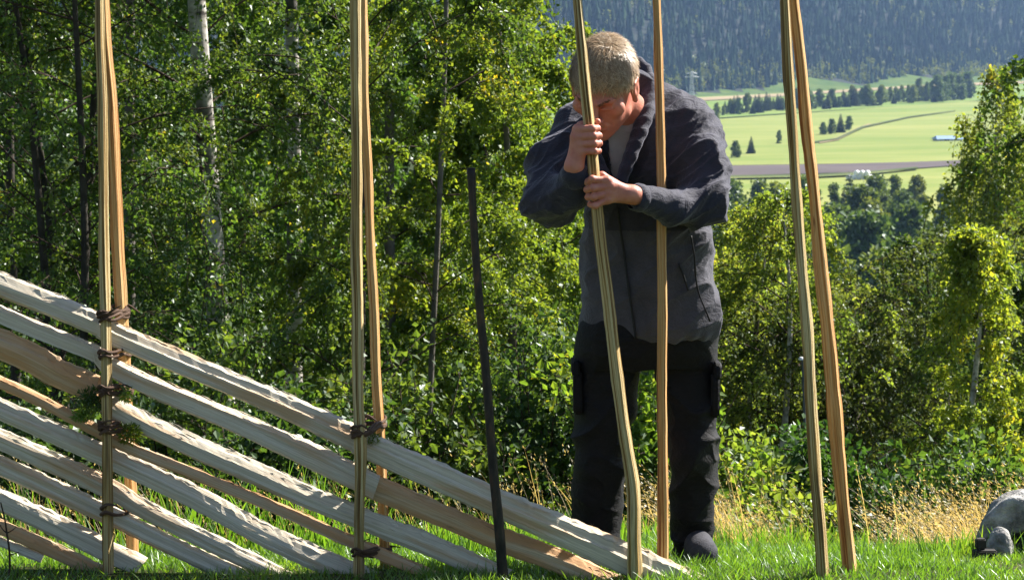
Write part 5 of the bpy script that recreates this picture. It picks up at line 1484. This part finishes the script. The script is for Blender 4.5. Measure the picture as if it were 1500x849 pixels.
def hair():
    r = np.random.default_rng(12)
    a = Acc()
    # scalp cap
    F = Field(HC - .17, HC + .17, .004)
    F.ell(H(0, -.014, .034), np.array([.0785, .0985, .0915]) * HS, HM, 0)
    X = F.ax[0][:, None, None] - HC[0]; Y = F.ax[1][None, :, None] - HC[1]; Z = F.ax[2][None, None, :] - HC[2]
    lx, lf, lz = [(X * HM[0, i] + Y * HM[1, i] + Z * HM[2, i]) / HS for i in range(3)]
    def bound(lx, lf, lz):
        # hairline: high on the brow with receding corners, before the ears, down to the nape
        front = .062 + .10 * np.maximum(lf - .04, 0) + .012 * np.cos(lx * 55)
        line = np.where(lf > .035, front, np.where(lf > .012, .0 + (lf - .012) * 2.6, np.where(lf > -.035, .018, -.030)))
        return lz - line
    cut = bound(lx, lf, lz) + 0 * F.F
    F.F = np.maximum(F.F, -cut * HS).astype(np.float32)
    V, Q = F.mesh(); V = smooth_mesh(V, Q, 1)
    a.add(V, [Q])
    n = 26000
    d = norm(r.normal(0, 1, (n, 3)))
    rad = np.array([.078, .098, .091])
    loc = d * rad + [0, -.014, .034]
    keep = bound(loc[:, 0], loc[:, 1], loc[:, 2]) + r.normal(0, .004, n) > 0
    loc = loc[keep]; d = d[keep]; n = len(loc)
    nl = norm(d / rad)
    comb = np.stack([loc[:, 0] * 7 + .35, np.clip((loc[:, 1] + .055) * 14, -.6, .9), -.35 - np.clip(-loc[:, 1] * 8, -.2, .6)], 1) + vnoise(loc, (28, 28, 28), 2)[:, None] * [.5, .4, 0] + r.normal(0, .42, (n, 3))
    tang = norm(comb - nl * (comb * nl).sum(1, keepdims=True))
    L = r.uniform(.018, .040, n) * np.where(loc[:, 2] < .03, .6, 1)
    s = np.linspace(0, 1, 4)
    path = loc[:, None] + tang[:, None] * (L[:, None] * s)[..., None] + nl[:, None] * (L[:, None] * (.52 * s - .30 * s ** 2))[..., None]
    path = HC + (path * HS) @ HM.T
    w = r.uniform(.0005, .0011, n)[:, None] * np.array([1, .95, .7, .15])
    nw = nl @ HM.T; tw = tang @ HM.T; sd = np.cross(nw, tw)
    Lf = path - sd[:, None] * w[..., None]; Rt = path + sd[:, None] * w[..., None]
    VV = np.stack([Lf, Rt], 2).reshape(-1, 3); b = np.arange(n) * 8
    q = np.concatenate([np.stack([b + 2 * k, b + 2 * k + 1, b + 2 * k + 3, b + 2 * k + 2], 1) for k in range(3)])
    a.add(VV, [q])
    a.build('hair', M['hair'], man, True, off=man_at)
    # brows
    m = 90
    for sgn in (-1, 1):
        a = Acc()
        t = r.uniform(0, 1, m)
        bx = sgn * (.013 + .038 * t); bf = .106 - .030 * t ** 1.6 + .0; bz = .028 + .006 * np.sin(t * 2.6) + r.normal(0, .0022, m)
        p0 = np.stack([bx, bf, bz], 1); dr = np.stack([sgn * np.ones(m), -.3 + 0 * t, r.normal(0, .4, m)], 1)
        p1 = p0 + norm(dr) * .008 + [0, .001, 0]
        for_side = np.array([0, .0, .0007])
        VV = np.stack([p0 - for_side, p0 + for_side, p1], 1).reshape(-1, 3)
        VV = HC + (VV * HS) @ HM.T
        a.add(VV, [np.arange(m * 3).reshape(-1, 3)])
        a.build('eyebrow', M['brow'], man, off=man_at)
hair()

# ================================================================== air, light, camera
hz_ = box(((-1500 + 1800) / 2, 1400, 60), (3700, 3900, 300))
hz_[0][:, 2] = np.where(hz_[0][:, 2] < 0, -76, 190)
mt = MT('haze_air'); pv = mt.n('ShaderNodeVolumePrincipled')
pv.inputs['Color'].default_value = (.38, .60, 1.0, 1); pv.inputs['Density'].default_value = HAZE; pv.inputs['Anisotropy'].default_value = .25
try: pv.inputs['Density Attribute'].default_value = ''
except Exception: pass
mt.l(pv.outputs[0], mt.out.inputs['Volume'])
ho = mesh_np('haze', hz_[0], hz_[1], mt.m); tag(ho, kind='stuff')
ho.display_type = 'WIRE'

SUN_EL, SUN_AZ = R(SUN[0]), R(SUN[1])       # azimuth clockwise from +Y (view direction)
w = bpy.data.worlds.new('World'); sc.world = w; w.use_nodes = True
nt = w.node_tree; bg = nt.nodes['Background']
sky = nt.nodes.new('ShaderNodeTexSky'); sky.sky_type = 'NISHITA'; sky.sun_disc = False
sky.sun_elevation = SUN_EL; sky.sun_rotation = SUN_AZ; sky.altitude = 300; sky.air_density = 1; sky.dust_density = .6
nt.links.new(sky.outputs[0], bg.inputs[0]); bg.inputs[1].default_value = SKY
sl = bpy.data.lights.new('sun', 'SUN'); sl.energy = SUN[2]; sl.angle = R(.53); sl.color = (1, .95, .87)
so = bpy.data.objects.new('sun', sl); COL.objects.link(so)
from mathutils import Vector
dv = Vector((math.sin(SUN_AZ) * math.cos(SUN_EL), math.cos(SUN_AZ) * math.cos(SUN_EL), math.sin(SUN_EL)))
so.rotation_euler = dv.to_track_quat('Z', 'Y').to_euler(); so.location = (6, 4, 12)

cam = bpy.data.cameras.new('camera'); co = bpy.data.objects.new('camera', cam); COL.objects.link(co)
co.location = CAM; co.rotation_euler = (R(90) - PITCH, 0, 0)
cam.sensor_width = 36; cam.sensor_fit = 'HORIZONTAL'; cam.lens = 36 * FPX / 1500; cam.clip_start = .05; cam.clip_end = 6000
cam.dof.use_dof = True; cam.dof.focus_distance = 6.75; cam.dof.aperture_fstop = FSTOP
sc.camera = co
sc.view_settings.view_transform = 'Standard'; sc.view_settings.look = 'None'; sc.view_settings.gamma = 1; sc.view_settings.exposure = EXPO
sc.view_settings.use_curve_mapping = False
sc.render.engine = 'CYCLES'
cy = sc.cycles
cy.max_bounces = 6; cy.diffuse_bounces = 3; cy.glossy_bounces = 2; cy.transmission_bounces = 4; cy.transparent_max_bounces = 6; cy.volume_bounces = 0
cy.caustics_reflective = False; cy.caustics_refractive = False
cy.use_denoising = True
try: cy.denoiser = 'OPENIMAGEDENOISE'
except Exception: pass
cy.sample_clamp_indirect = 6
